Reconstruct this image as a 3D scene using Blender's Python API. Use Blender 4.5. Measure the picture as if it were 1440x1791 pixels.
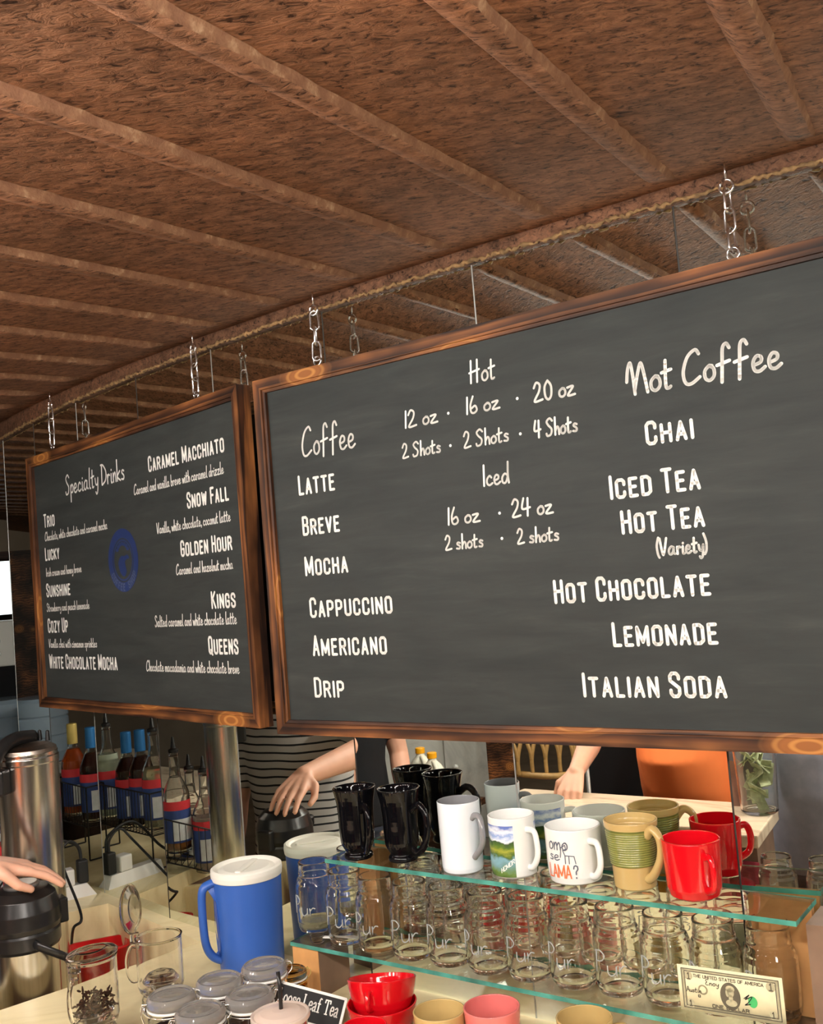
import bpy, bmesh, math, random
from mathutils import Vector, Matrix, Euler

random.seed(7)
PI = math.pi
scene = bpy.context.scene
COL = scene.collection
for ob in list(bpy.data.objects):
    bpy.data.objects.remove(ob, do_unlink=True)

# ------------------------------------------------------------------ camera
FPX, PITCH, ROLL = 1750.0, math.radians(3.7), math.radians(4.65)
EYE = Vector((0, 0, 1.80))
FWD = Vector((0, math.cos(PITCH), math.sin(PITCH)))
_R0, _U0 = Vector((1, 0, 0)), Vector((0, -math.sin(PITCH), math.cos(PITCH)))
RGT = _R0 * math.cos(ROLL) - _U0 * math.sin(ROLL)
UPV = _R0 * math.sin(ROLL) + _U0 * math.cos(ROLL)
cam_data = bpy.data.cameras.new('camera')
cam = bpy.data.objects.new('camera', cam_data)
COL.objects.link(cam)
cam_data.sensor_fit = 'VERTICAL'
cam_data.sensor_height = 36.0
cam_data.lens = 36.0 * FPX / 1791.0
cam_data.clip_start = 0.02
m = Matrix.Identity(4)
for i in range(3):
    m[i][0], m[i][1], m[i][2], m[i][3] = RGT[i], UPV[i], -FWD[i], EYE[i]
cam.matrix_world = m
scene.camera = cam

# ------------------------------------------------------------------ light, exposure
vs = scene.view_settings
vs.view_transform = 'Standard'
vs.look = 'None'
vs.gamma = 1.0
vs.use_curve_mapping = False
vs.exposure = 0.0
scene.display_settings.display_device = 'sRGB'
scene.cycles.max_bounces = 20
scene.cycles.transmission_bounces = 18
scene.cycles.glossy_bounces = 8
scene.cycles.transparent_max_bounces = 12
scene.cycles.diffuse_bounces = 4
scene.cycles.caustics_reflective = True
scene.cycles.caustics_refractive = True
scene.cycles.blur_glossy = 1.0
scene.cycles.sample_clamp_indirect = 6.0
world = bpy.data.worlds.new('room_ambience')
world.use_nodes = True
scene.world = world
bgn = world.node_tree.nodes['Background']
bgn.inputs[0].default_value = (1.0, 0.95, 0.88, 1)
bgn.inputs[1].default_value = AMBIENT = 0.25

WARM = (1.0, 0.965, 0.90)
# fill discs added on the ceiling behind the customers for soft light (built below)
FILL_LIGHTS = [(-1.9, -0.9, 2.14), (-0.6, -1.6, 2.10), (0.9, -1.5, 2.10), (1.9, -0.3, 2.15), (-2.9, 0.6, 2.20)]
# a row of small globe bulbs on the ceiling over the aisle, just above the frame (their fittings are built below)
BULB_ROW = [(-2.2 + 0.40 * i, -0.02) for i in range(9)]
LAMP_FILL, LAMP_BULB, BULB_R = 38.0, 270.0, 0.045

# ------------------------------------------------------------------ helpers: pixels of the photo to points
def ray(u, v):
    return RGT * ((u - 720.0) / FPX) - UPV * ((v - 895.5) / FPX) + FWD
def at_z(u, v, z):
    d = ray(u, v); return EYE + d * ((z - EYE.z) / d.z)
def at_depth(u, v, t):
    return EYE + ray(u, v) * t
def normal(az):
    a = math.radians(az); return Vector((math.sin(a), math.cos(a), 0))
def on_plane(u, v, n, k):
    d = ray(u, v); return EYE + d * (k / n.dot(d))

# the mirrored wall is a gentle convex run of flat panels; panel i spans CORNER[i]..CORNER[i+1] from right to left
PANEL_AZ = [32.5, 35.5, 38.0, 41.0, 44.0, 47.0, 50.0, 52.5, 55.0]
SEAM = [0.62, 0.291, 0.081, -0.0747, -0.19, -0.2676, -0.3297, -0.3736, -0.405, -0.47]
nA = normal(35.5)
_y = 1.484 / (nA.x * 0.291 + nA.y)
_s1 = Vector((0.291 * _y, _y, 0))
def _hit(p, az, r):
    n = normal(az); y = n.dot(p) / (n.x * r + n.y); return Vector((r * y, y, 0))
CORNER = [_hit(_s1, 32.5, SEAM[0]), _s1]
for i in range(1, 9):
    CORNER.append(_hit(CORNER[-1], PANEL_AZ[i], SEAM[i + 1]))
PANEL_K = [normal(PANEL_AZ[i]).dot(CORNER[i + 1]) for i in range(9)]
def seen(u, v, depth, panel):
    """real place of something the photo shows in mirror panel `panel`, apparent distance `depth`"""
    p = at_depth(u, v, depth); n = normal(PANEL_AZ[panel])
    return p - n * (2 * (n.dot(p) - PANEL_K[panel]))
def seen_z(u, v, z, panel):
    p = at_z(u, v, z); n = normal(PANEL_AZ[panel])
    return p - n * (2 * (n.dot(p) - PANEL_K[panel]))
def seen_dir(az, panel):
    return 2 * (PANEL_AZ[panel] + 90) - az
CEIL_N = normal(36.0)
def ceil_z(p):
    return 2.365 + 0.0918 * (max(CEIL_N.dot(Vector((p[0], p[1], 0))), -1.0) - 1.5)

# ------------------------------------------------------------------ helpers: materials
MATS = {}
def new_mat(name):
    mt = bpy.data.materials.new(name); mt.use_nodes = True
    nt = mt.node_tree; b = nt.nodes['Principled BSDF']
    MATS[name] = mt
    return mt, nt, b
def plain(name, col, rough=0.5, metal=0.0, var=0.06, scale=20.0, spec=0.5, coat=0.0, trans=0.0, ior=1.45, bump=0.0, sss=0.0):
    mt, nt, b = new_mat(name)
    b.inputs['Roughness'].default_value = rough
    b.inputs['Metallic'].default_value = metal
    b.inputs['Specular IOR Level'].default_value = spec
    b.inputs['Coat Weight'].default_value = coat
    b.inputs['Coat Roughness'].default_value = 0.05
    b.inputs['Transmission Weight'].default_value = trans
    b.inputs['IOR'].default_value = ior
    if sss:
        b.inputs['Subsurface Weight'].default_value = sss
        b.inputs['Subsurface Radius'].default_value = (0.012, 0.005, 0.003)
    c = tuple(col) + (1,)
    if var > 0:
        tc = nt.nodes.new('ShaderNodeTexCoord'); nz = nt.nodes.new('ShaderNodeTexNoise')
        nz.inputs['Scale'].default_value = scale; nz.inputs['Detail'].default_value = 4
        rp = nt.nodes.new('ShaderNodeValToRGB')
        rp.color_ramp.elements[0].position = 0.3; rp.color_ramp.elements[1].position = 0.7
        rp.color_ramp.elements[0].color = tuple(x * (1 - var) for x in col) + (1,)
        rp.color_ramp.elements[1].color = tuple(min(1, x * (1 + var)) for x in col) + (1,)
        nt.links.new(tc.outputs['Object'], nz.inputs['Vector'])
        nt.links.new(nz.outputs['Fac'], rp.inputs['Fac'])
        nt.links.new(rp.outputs['Color'], b.inputs['Base Color'])
        if bump:
            bp = nt.nodes.new('ShaderNodeBump'); bp.inputs['Strength'].default_value = bump; bp.inputs['Distance'].default_value = 0.002
            nt.links.new(nz.outputs['Fac'], bp.inputs['Height']); nt.links.new(bp.outputs['Normal'], b.inputs['Normal'])
    else:
        b.inputs['Base Color'].default_value = c
    return mt
def ramp(nt, stops):
    r = nt.nodes.new('ShaderNodeValToRGB'); e = r.color_ramp.elements
    while len(e) < len(stops): e.new(0.5)
    for i, (p, c) in enumerate(stops):
        e[i].position = p; e[i].color = tuple(c) + (1,)
    return r
def mapped(nt, scale=(1, 1, 1), rot=(0, 0, 0), coord='Object'):
    tc = nt.nodes.new('ShaderNodeTexCoord'); mp = nt.nodes.new('ShaderNodeMapping')
    mp.inputs['Scale'].default_value = scale; mp.inputs['Rotation'].default_value = rot
    nt.links.new(tc.outputs[coord], mp.inputs['Vector'])
    return mp
def noise(nt, vec, scale, detail=4, rough=0.5, dist=0.0):
    n = nt.nodes.new('ShaderNodeTexNoise')
    n.inputs['Scale'].default_value = scale; n.inputs['Detail'].default_value = detail
    n.inputs['Roughness'].default_value = rough; n.inputs['Distortion'].default_value = dist
    nt.links.new(vec, n.inputs['Vector'])
    return n
def mixc(nt, fac, a, b, mode='MIX'):
    mx = nt.nodes.new('ShaderNodeMix'); mx.data_type = 'RGBA'; mx.blend_type = mode
    for sock, val in ((0, fac), (6, a), (7, b)):
        if hasattr(val, 'node'): nt.links.new(val, mx.inputs[sock])
        elif sock == 0: mx.inputs[0].default_value = val
        else: mx.inputs[sock].default_value = tuple(val) + (1,)
    return mx.outputs[2]
def bumped(nt, b, height, strength=0.5, dist=0.004):
    bp = nt.nodes.new('ShaderNodeBump'); bp.inputs['Strength'].default_value = strength; bp.inputs['Distance'].default_value = dist
    nt.links.new(height, bp.inputs['Height']); nt.links.new(bp.outputs['Normal'], b.inputs['Normal'])

def rust_material(name, tint=1.0):
    mt, nt, b = new_mat(name)
    mp = mapped(nt, (1.0, 1.0, 1.0), (0, 0, math.radians(28.6)), 'Object')
    big = noise(nt, mp.outputs[0], 2.2, 5, 0.6)
    mp2 = mapped(nt, (0.75, 1.5, 1.5), (0, 0, math.radians(35)), 'Object')
    fl = noise(nt, mp2.outputs[0], 78, 3, 0.68, 1.1)
    md = noise(nt, mp2.outputs[0], 38, 4, 0.6, 0.4)
    r1 = ramp(nt, [(0.30, (0.165 * tint, 0.083 * tint, 0.048 * tint)), (0.55, (0.240 * tint, 0.116 * tint, 0.066 * tint)), (0.75, (0.310 * tint, 0.143 * tint, 0.078 * tint))])
    nt.links.new(big.outputs['Fac'], r1.inputs['Fac'])
    r2 = ramp(nt, [(0.34, (0.20, 0.18, 0.18)), (0.45, (0.92, 0.92, 0.92)), (0.68, (1.4, 1.35, 1.3))])
    nt.links.new(fl.outputs['Fac'], r2.inputs['Fac'])
    r3 = ramp(nt, [(0.35, (0.62, 0.60, 0.58)), (0.6, (1.1, 1.1, 1.1))])
    nt.links.new(md.outputs['Fac'], r3.inputs['Fac'])
    c = mixc(nt, 1.0, r1.outputs[0], r2.outputs[0], 'MULTIPLY')
    c = mixc(nt, 1.0, c, r3.outputs[0], 'MULTIPLY')
    nt.links.new(c, b.inputs['Base Color'])
    b.inputs['Roughness'].default_value = 0.62
    b.inputs['Specular IOR Level'].default_value = 0.12
    bumped(nt, b, fl.outputs['Fac'], 0.45, 0.004)
    return mt
rust_material('rusted_ceiling')
rust_material('rusted_rib', 1.0)
rust_material('shaded_rust', 0.55)  # rust tint darkened to paint in the shade at the ceiling lip
mt, nt, b = new_mat('tan_edge')  # patchy paler tan strip along one side of each ceiling rib
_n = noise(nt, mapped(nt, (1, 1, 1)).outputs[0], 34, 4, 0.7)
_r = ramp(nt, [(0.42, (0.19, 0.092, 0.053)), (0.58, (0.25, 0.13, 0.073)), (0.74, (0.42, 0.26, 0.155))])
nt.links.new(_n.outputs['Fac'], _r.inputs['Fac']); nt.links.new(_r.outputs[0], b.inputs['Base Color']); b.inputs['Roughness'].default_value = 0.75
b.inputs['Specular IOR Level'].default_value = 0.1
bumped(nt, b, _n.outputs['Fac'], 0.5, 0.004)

def burnt_wood(name, bright=1.0):
    mt, nt, b = new_mat(name)
    mp = mapped(nt, (1.2, 26, 26))
    warp = noise(nt, mapped(nt, (2.5, 7, 7)).outputs[0], 1.6, 3)
    wv = nt.nodes.new('ShaderNodeTexWave'); wv.bands_direction = 'Z'; wv.wave_profile = 'SAW'
    wv.inputs['Scale'].default_value = 0.9; wv.inputs['Distortion'].default_value = 9.0
    wv.inputs['Detail'].default_value = 3; wv.inputs['Detail Scale'].default_value = 1.3
    nt.links.new(mp.outputs[0], wv.inputs['Vector'])
    rp = ramp(nt, [(0.0, (0.030 * bright, 0.011 * bright, 0.006 * bright)), (0.45, (0.105 * bright, 0.036 * bright, 0.013 * bright)), (0.85, (0.21 * bright, 0.078 * bright, 0.024 * bright)), (1.0, (0.08 * bright, 0.028 * bright, 0.010 * bright))])
    nt.links.new(wv.outputs['Fac'], rp.inputs['Fac'])
    # char patches and honey-coloured knots
    pt = noise(nt, mapped(nt, (3.2, 9, 9)).outputs[0], 1.3, 3, 0.5)
    r2 = ramp(nt, [(0.38, (0.22, 0.20, 0.20)), (0.52, (0.75, 0.75, 0.75)), (0.62, (1.5, 1.5, 1.4)), (0.74, (2.7, 2.6, 2.3))])
    nt.links.new(pt.outputs['Fac'], r2.inputs['Fac'])
    c = mixc(nt, 1.0, rp.outputs[0], r2.outputs[0], 'MULTIPLY')
    vo = nt.nodes.new('ShaderNodeTexVoronoi'); vo.inputs['Scale'].default_value = 1.0; vo.inputs['Randomness'].default_value = 0.9
    nt.links.new(mapped(nt, (4.2, 11, 11)).outputs[0], vo.inputs['Vector'])
    kn = ramp(nt, [(0.0, (1, 1, 1)), (0.16, (1, 1, 1)), (0.30, (0, 0, 0))])
    nt.links.new(vo.outputs['Distance'], kn.inputs['Fac'])
    rings = nt.nodes.new('ShaderNodeMath'); rings.operation = 'SINE'
    mul = nt.nodes.new('ShaderNodeMath'); mul.operation = 'MULTIPLY'; mul.inputs[1].default_value = 70
    nt.links.new(vo.outputs['Distance'], mul.inputs[0]); nt.links.new(mul.outputs[0], rings.inputs[0])
    kc = ramp(nt, [(0.0, (0.30 * bright, 0.105 * bright, 0.025 * bright)), (1.0, (0.52 * bright, 0.22 * bright, 0.055 * bright))])
    nt.links.new(rings.outputs[0], kc.inputs['Fac'])
    c = mixc(nt, kn.outputs[0], c, kc.outputs[0])
    nt.links.new(c, b.inputs['Base Color'])
    b.inputs['Roughness'].default_value = 0.55
    b.inputs['Specular IOR Level'].default_value = 0.3
    bumped(nt, b, wv.outputs['Fac'], 0.15, 0.002)
    return mt
burnt_wood('burnt_pine', 0.85)
burnt_wood('dark_wood', 0.45)

def chalk_material():
    mt, nt, b = new_mat('chalkboard_paint')
    g = noise(nt, mapped(nt, (2.0, 14, 14)).outputs[0], 3.0, 6, 0.62, 0.4)
    k = noise(nt, mapped(nt, (5, 9, 9)).outputs[0], 1.2, 3, 0.5)
    r = ramp(nt, [(0.3, (0.026, 0.029, 0.029)), (0.6, (0.036, 0.040, 0.039)), (0.8, (0.050, 0.053, 0.050))])
    nt.links.new(g.outputs['Fac'], r.inputs['Fac'])
    r2 = ramp(nt, [(0.25, (0.84, 0.86, 0.86)), (0.6, (1.03, 1.03, 1.0))])
    nt.links.new(k.outputs['Fac'], r2.inputs['Fac'])
    nt.links.new(mixc(nt, 1.0, r.outputs[0], r2.outputs[0], 'MULTIPLY'), b.inputs['Base Color'])
    b.inputs['Roughness'].default_value = 0.6
    b.inputs['Specular IOR Level'].default_value = 0.22
    bumped(nt, b, g.outputs['Fac'], 0.12, 0.002)
chalk_material()

def stone_material(name, base, vein, scale=3.0):
    mt, nt, b = new_mat(name)
    n1 = noise(nt, mapped(nt, (1, 2.6, 1)).outputs[0], scale, 8, 0.62, 1.6)
    r = ramp(nt, [(0.35, vein), (0.48, base), (0.7, tuple(min(1, x * 1.08) for x in base))])
    nt.links.new(n1.outputs['Fac'], r.inputs['Fac'])
    nt.links.new(r.outputs[0], b.inputs['Base Color'])
    b.inputs['Roughness'].default_value = 0.22
stone_material('cream_counter', (0.90, 0.77, 0.46), (0.84, 0.70, 0.40), 4.0)
stone_material('marble_bar', (0.74, 0.60, 0.44), (0.50, 0.38, 0.27), 2.6)
stone_material('grey_marble', (0.66, 0.65, 0.60), (0.50, 0.49, 0.46), 2.0)

def glass(name, col, rough=0.0, ior=1.45):
    mt, nt, b = new_mat(name)
    b.inputs['Base Color'].default_value = tuple(col) + (1,)
    b.inputs['Transmission Weight'].default_value = 1.0
    b.inputs['Roughness'].default_value = rough
    b.inputs['IOR'].default_value = ior
    return mt
glass('clear_glass', (0.965, 0.99, 0.975))
glass('jar_glass', (0.985, 1.0, 0.99), 0.0, 1.45)
glass('clear_plastic', (0.97, 0.96, 0.95), 0.02, 1.40)
glass('smoke_plastic', (0.84, 0.81, 0.79), 0.03, 1.40)
plain('frosted_lid', (0.66, 0.63, 0.60), 0.07, 0, 0.05, trans=0.80, ior=1.3)
plain('cloudy_lid', (0.92, 0.76, 0.66), 0.12, 0, 0.04, trans=0.42, ior=1.2)
plain('embossed_glass', (0.93, 0.96, 0.94), 0.2, 0, 0, trans=0.70, ior=1.4)
plain('olive_valley', (0.13, 0.14, 0.03), 0.2, 0, 0.14, 60, coat=0.3)
glass('amber_glass', (0.85, 0.55, 0.18))
plain('blue_plastic', (0.50, 0.62, 0.74), 0.12, 0, 0.1, 5, trans=0.55, ior=1.3)
glass('shelf_glass', (0.93, 0.985, 0.965), 0.0, 1.5)
plain('shelf_edge', (0.10, 0.38, 0.31), 0.10, 0, 0.65, 16, trans=0.35)
mt, nt, b = new_mat('mirror_silver')
b.inputs['Base Color'].default_value = (0.80, 0.83, 0.77, 1); b.inputs['Metallic'].default_value = 1; b.inputs['Roughness'].default_value = 0.0

def steel_material(name, col=(0.72, 0.69, 0.64), rough=0.2):
    mt, nt, b = new_mat(name)
    n = noise(nt, mapped(nt, (60, 60, 1.2)).outputs[0], 3.0, 3)
    r = ramp(nt, [(0.3, tuple(x * 0.82 for x in col)), (0.7, col)])
    nt.links.new(n.outputs['Fac'], r.inputs['Fac']); nt.links.new(r.outputs[0], b.inputs['Base Color'])
    b.inputs['Metallic'].default_value = 1; b.inputs['Roughness'].default_value = rough
    b.inputs['Anisotropic'].default_value = 0.5
steel_material('brushed_steel')
steel_material('lid_steel', (0.36, 0.30, 0.25), 0.35)
plain('chrome', (0.92, 0.92, 0.93), 0.2, 1.0, 0.03)
plain('black_plastic', (0.014, 0.013, 0.013), 0.28, 0, 0.1)
plain('black_rubber', (0.012, 0.012, 0.012), 0.5, 0, 0.1)
plain('black_wire', (0.012, 0.010, 0.009), 0.4, 0, 0.1)
plain('black_paint', (0.008, 0.008, 0.009), 0.7, 0, 0.1)
plain('black_glaze', (0.003, 0.003, 0.004), 0.05, 0, 0.1, spec=0.32)
plain('white_glaze', (0.80, 0.79, 0.76), 0.12, 0, 0.02, coat=0.3)
plain('cool_white_glaze', (0.76, 0.80, 0.84), 0.12, 0, 0.02, coat=0.3)
plain('grey_glaze', (0.22, 0.22, 0.23), 0.12, 0, 0.03, coat=0.3)
plain('red_glaze', (0.62, 0.004, 0.010), 0.10, 0, 0.04, coat=0.5)
plain('pink_glaze', (0.70, 0.17, 0.155), 0.15, 0, 0.04, coat=0.3)
plain('tan_glaze', (0.52, 0.36, 0.14), 0.15, 0, 0.06, coat=0.3)
plain('olive_glaze', (0.26, 0.27, 0.07), 0.13, 0, 0.14, 60, coat=0.4)
plain('red_silicone', (0.72, 0.010, 0.012), 0.38, 0, 0.05)
plain('blue_jug', (0.035, 0.115, 0.44), 0.35, 0, 0.03)
plain('white_lid', (0.83, 0.80, 0.72), 0.35, 0, 0.02)
plain('white_plastic', (0.80, 0.78, 0.74), 0.35, 0, 0.02)
plain('lettering_white', (0.86, 0.84, 0.79), 0.6, 0, 0.03)
plain('emblem_blue', (0.020, 0.034, 0.115), 0.3, 0, 0.1)
plain('emblem_pale', (0.10, 0.125, 0.20), 0.4, 0, 0.1)
plain('mdf_edge', (0.62, 0.31, 0.11), 0.6, 0, 0.12, 25)
plain('walnut_board', (0.20, 0.125, 0.085), 0.5, 0, 0.25, 12)
plain('crust', (0.22, 0.125, 0.05), 0.8, 0, 0.5, 90, bump=0.6)
plain('tea_leaf', (0.09, 0.035, 0.018), 0.8, 0, 0.5, 160)
plain('dark_leaf', (0.030, 0.020, 0.016), 0.8, 0, 0.5, 160)
plain('iced_tea', (1.0, 0.62, 0.42), 0.1, 0, 0.05)
plain('skin', (0.72, 0.39, 0.27), 0.5, 0, 0.07, 14, sss=0.15)
plain('orange_shirt', (0.90, 0.22, 0.055), 0.85, 0, 0.06, 8)
plain('grey_shirt', (0.30, 0.31, 0.39), 0.9, 0, 0.10, 30)
plain('black_shirt', (0.005, 0.005, 0.007), 0.9, 0, 0.1)
plain('denim', (0.05, 0.06, 0.09), 0.9, 0, 0.1)
plain('blond_hair', (0.55, 0.38, 0.14), 0.5, 0, 0.3, 60)
plain('brown_hair', (0.07, 0.035, 0.018), 0.5, 0, 0.3, 60)
plain('rattan', (0.42, 0.24, 0.08), 0.45, 0, 0.25, 30)
plain('milk', (0.86, 0.83, 0.70), 0.4, 0, 0.02)
plain('orange_cap', (0.95, 0.42, 0.01), 0.4, 0, 0.02)
plain('banknote_green', (0.52, 0.57, 0.34), 0.8, 0, 0.3, 60)
plain('note_paper', (0.74, 0.67, 0.44), 0.75, 0, 0.06, 60)
plain('note_ink', (0.11, 0.095, 0.065), 0.8, 0, 0.1, 60)
plain('note_mid', (0.46, 0.42, 0.27), 0.8, 0, 0.2, 80)
plain('note_seal', (0.06, 0.42, 0.13), 0.8, 0, 0.1)
plain('pen_ink', (0.012, 0.012, 0.016), 0.6, 0, 0)
plain('maroon_cloth', (0.26, 0.020, 0.035), 0.9, 0, 0.1)
plain('slate_cloth', (0.22, 0.26, 0.33), 0.9, 0, 0.1)
plain('mustard_cloth', (0.62, 0.32, 0.03), 0.9, 0, 0.1)
plain('khaki_cloth', (0.36, 0.30, 0.15), 0.9, 0, 0.1)
plain('floor_boards', (0.28, 0.20, 0.13), 0.4, 0, 0.3, 4)
plain('room_wall', (0.34, 0.27, 0.20), 0.7, 0, 0.15, 3)
plain('seam_dark', (0.03, 0.025, 0.02), 0.5, 0, 0.2)
plain('syrup_orange', (0.85, 0.14, 0.02), 0.08, 0, 0.05, trans=0.6)
plain('syrup_dark', (0.030, 0.008, 0.006), 0.08, 0, 0.05)
plain('syrup_green', (0.72, 0.80, 0.62), 0.08, 0, 0.05, trans=0.6)
plain('syrup_pale', (0.80, 0.76, 0.50), 0.08, 0, 0.05, trans=0.7)
plain('syrup_amber', (0.50, 0.16, 0.02), 0.08, 0, 0.05, trans=0.6)
plain('syrup_pink', (0.82, 0.66, 0.58), 0.08, 0, 0.05, trans=0.6)
plain('foil_blue', (0.02, 0.14, 0.36), 0.35, 0.3, 0.1)
plain('foil_gold', (0.62, 0.46, 0.14), 0.3, 0.4, 0.1)
plain('label_blue', (0.03, 0.06, 0.22), 0.5, 0, 0.25, 30)
plain('label_white', (0.72, 0.74, 0.76), 0.5, 0, 0.10, 60)
plain('label_red', (0.62, 0.03, 0.04), 0.5, 0, 0.1)
plain('letter_orange', (0.80, 0.16, 0.05), 0.4, 0, 0)
plain('letter_slate', (0.10, 0.11, 0.15), 0.4, 0, 0)
plain('metal_grey', (0.5, 0.5, 0.48), 0.35, 0.8, 0.1)
plain('rubber_strip', (0.66, 0.63, 0.58), 0.4, 0, 0.05)
def emitter(name, col, strength):
    mt, nt, b = new_mat(name)
    b.inputs['Emission Color'].default_value = tuple(col) + (1,); b.inputs['Emission Strength'].default_value = strength
    b.inputs['Base Color'].default_value = tuple(col) + (1,)
emitter('fill_glow', WARM, LAMP_FILL)
emitter('bulb_glow', WARM, LAMP_BULB)
emitter('daylight', (0.90, 0.96, 1.0), 2.2)

def stripe_material():
    mt, nt, b = new_mat('striped_knit')
    tc = nt.nodes.new('ShaderNodeTexCoord'); sp = nt.nodes.new('ShaderNodeSeparateXYZ')
    wob = noise(nt, tc.outputs['Object'], 5.0, 2)
    add = nt.nodes.new('ShaderNodeMath'); add.operation = 'MULTIPLY_ADD'; add.inputs[1].default_value = 0.02
    nt.links.new(tc.outputs['Object'], sp.inputs[0]); nt.links.new(wob.outputs['Fac'], add.inputs[0]); nt.links.new(sp.outputs['Z'], add.inputs[2])
    md = nt.nodes.new('ShaderNodeMath'); md.operation = 'PINGPONG'; md.inputs[1].default_value = 0.0125
    nt.links.new(add.outputs[0], md.inputs[0])
    cmp_ = nt.nodes.new('ShaderNodeMath'); cmp_.operation = 'LESS_THAN'; cmp_.inputs[1].default_value = 0.0030
    nt.links.new(md.outputs[0], cmp_.inputs[0])
    nt.links.new(mixc(nt, cmp_.outputs[0], (0.42, 0.40, 0.38), (0.008, 0.008, 0.009)), b.inputs['Base Color'])
    b.inputs['Roughness'].default_value = 0.9
stripe_material()
def landscape_material():
    mt, nt, b = new_mat('landscape_print')
    tc = nt.nodes.new('ShaderNodeTexCoord'); sp = nt.nodes.new('ShaderNodeSeparateXYZ')
    wob = noise(nt, mapped(nt, (1, 1, 1.6)).outputs[0], 42, 4, 0.6)
    ma = nt.nodes.new('ShaderNodeMath'); ma.operation = 'MULTIPLY_ADD'; ma.inputs[1].default_value = 0.030
    nt.links.new(tc.outputs['Object'], sp.inputs[0]); nt.links.new(wob.outputs['Fac'], ma.inputs[0]); nt.links.new(sp.outputs['Z'], ma.inputs[2])
    mr = nt.nodes.new('ShaderNodeMapRange'); mr.inputs['From Min'].default_value = 0.018; mr.inputs['From Max'].default_value = 0.100
    nt.links.new(ma.outputs[0], mr.inputs['Value'])
    r = ramp(nt, [(0.0, (0.07, 0.13, 0.025)), (0.10, (0.13, 0.22, 0.05)), (0.22, (0.16, 0.30, 0.30)), (0.33, (0.20, 0.38, 0.46)), (0.40, (0.07, 0.13, 0.03)), (0.50, (0.34, 0.36, 0.05)), (0.58, (0.10, 0.18, 0.03)), (0.66, (0.04, 0.08, 0.035)), (0.70, (0.78, 0.82, 0.86)), (0.80, (0.25, 0.36, 0.66)), (0.88, (0.82, 0.84, 0.86)), (1.0, (0.12, 0.18, 0.48))])
    nt.links.new(mr.outputs[0], r.inputs['Fac']); nt.links.new(r.outputs[0], b.inputs['Base Color'])
    b.inputs['Roughness'].default_value = 0.15
landscape_material()
M = MATS
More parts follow.
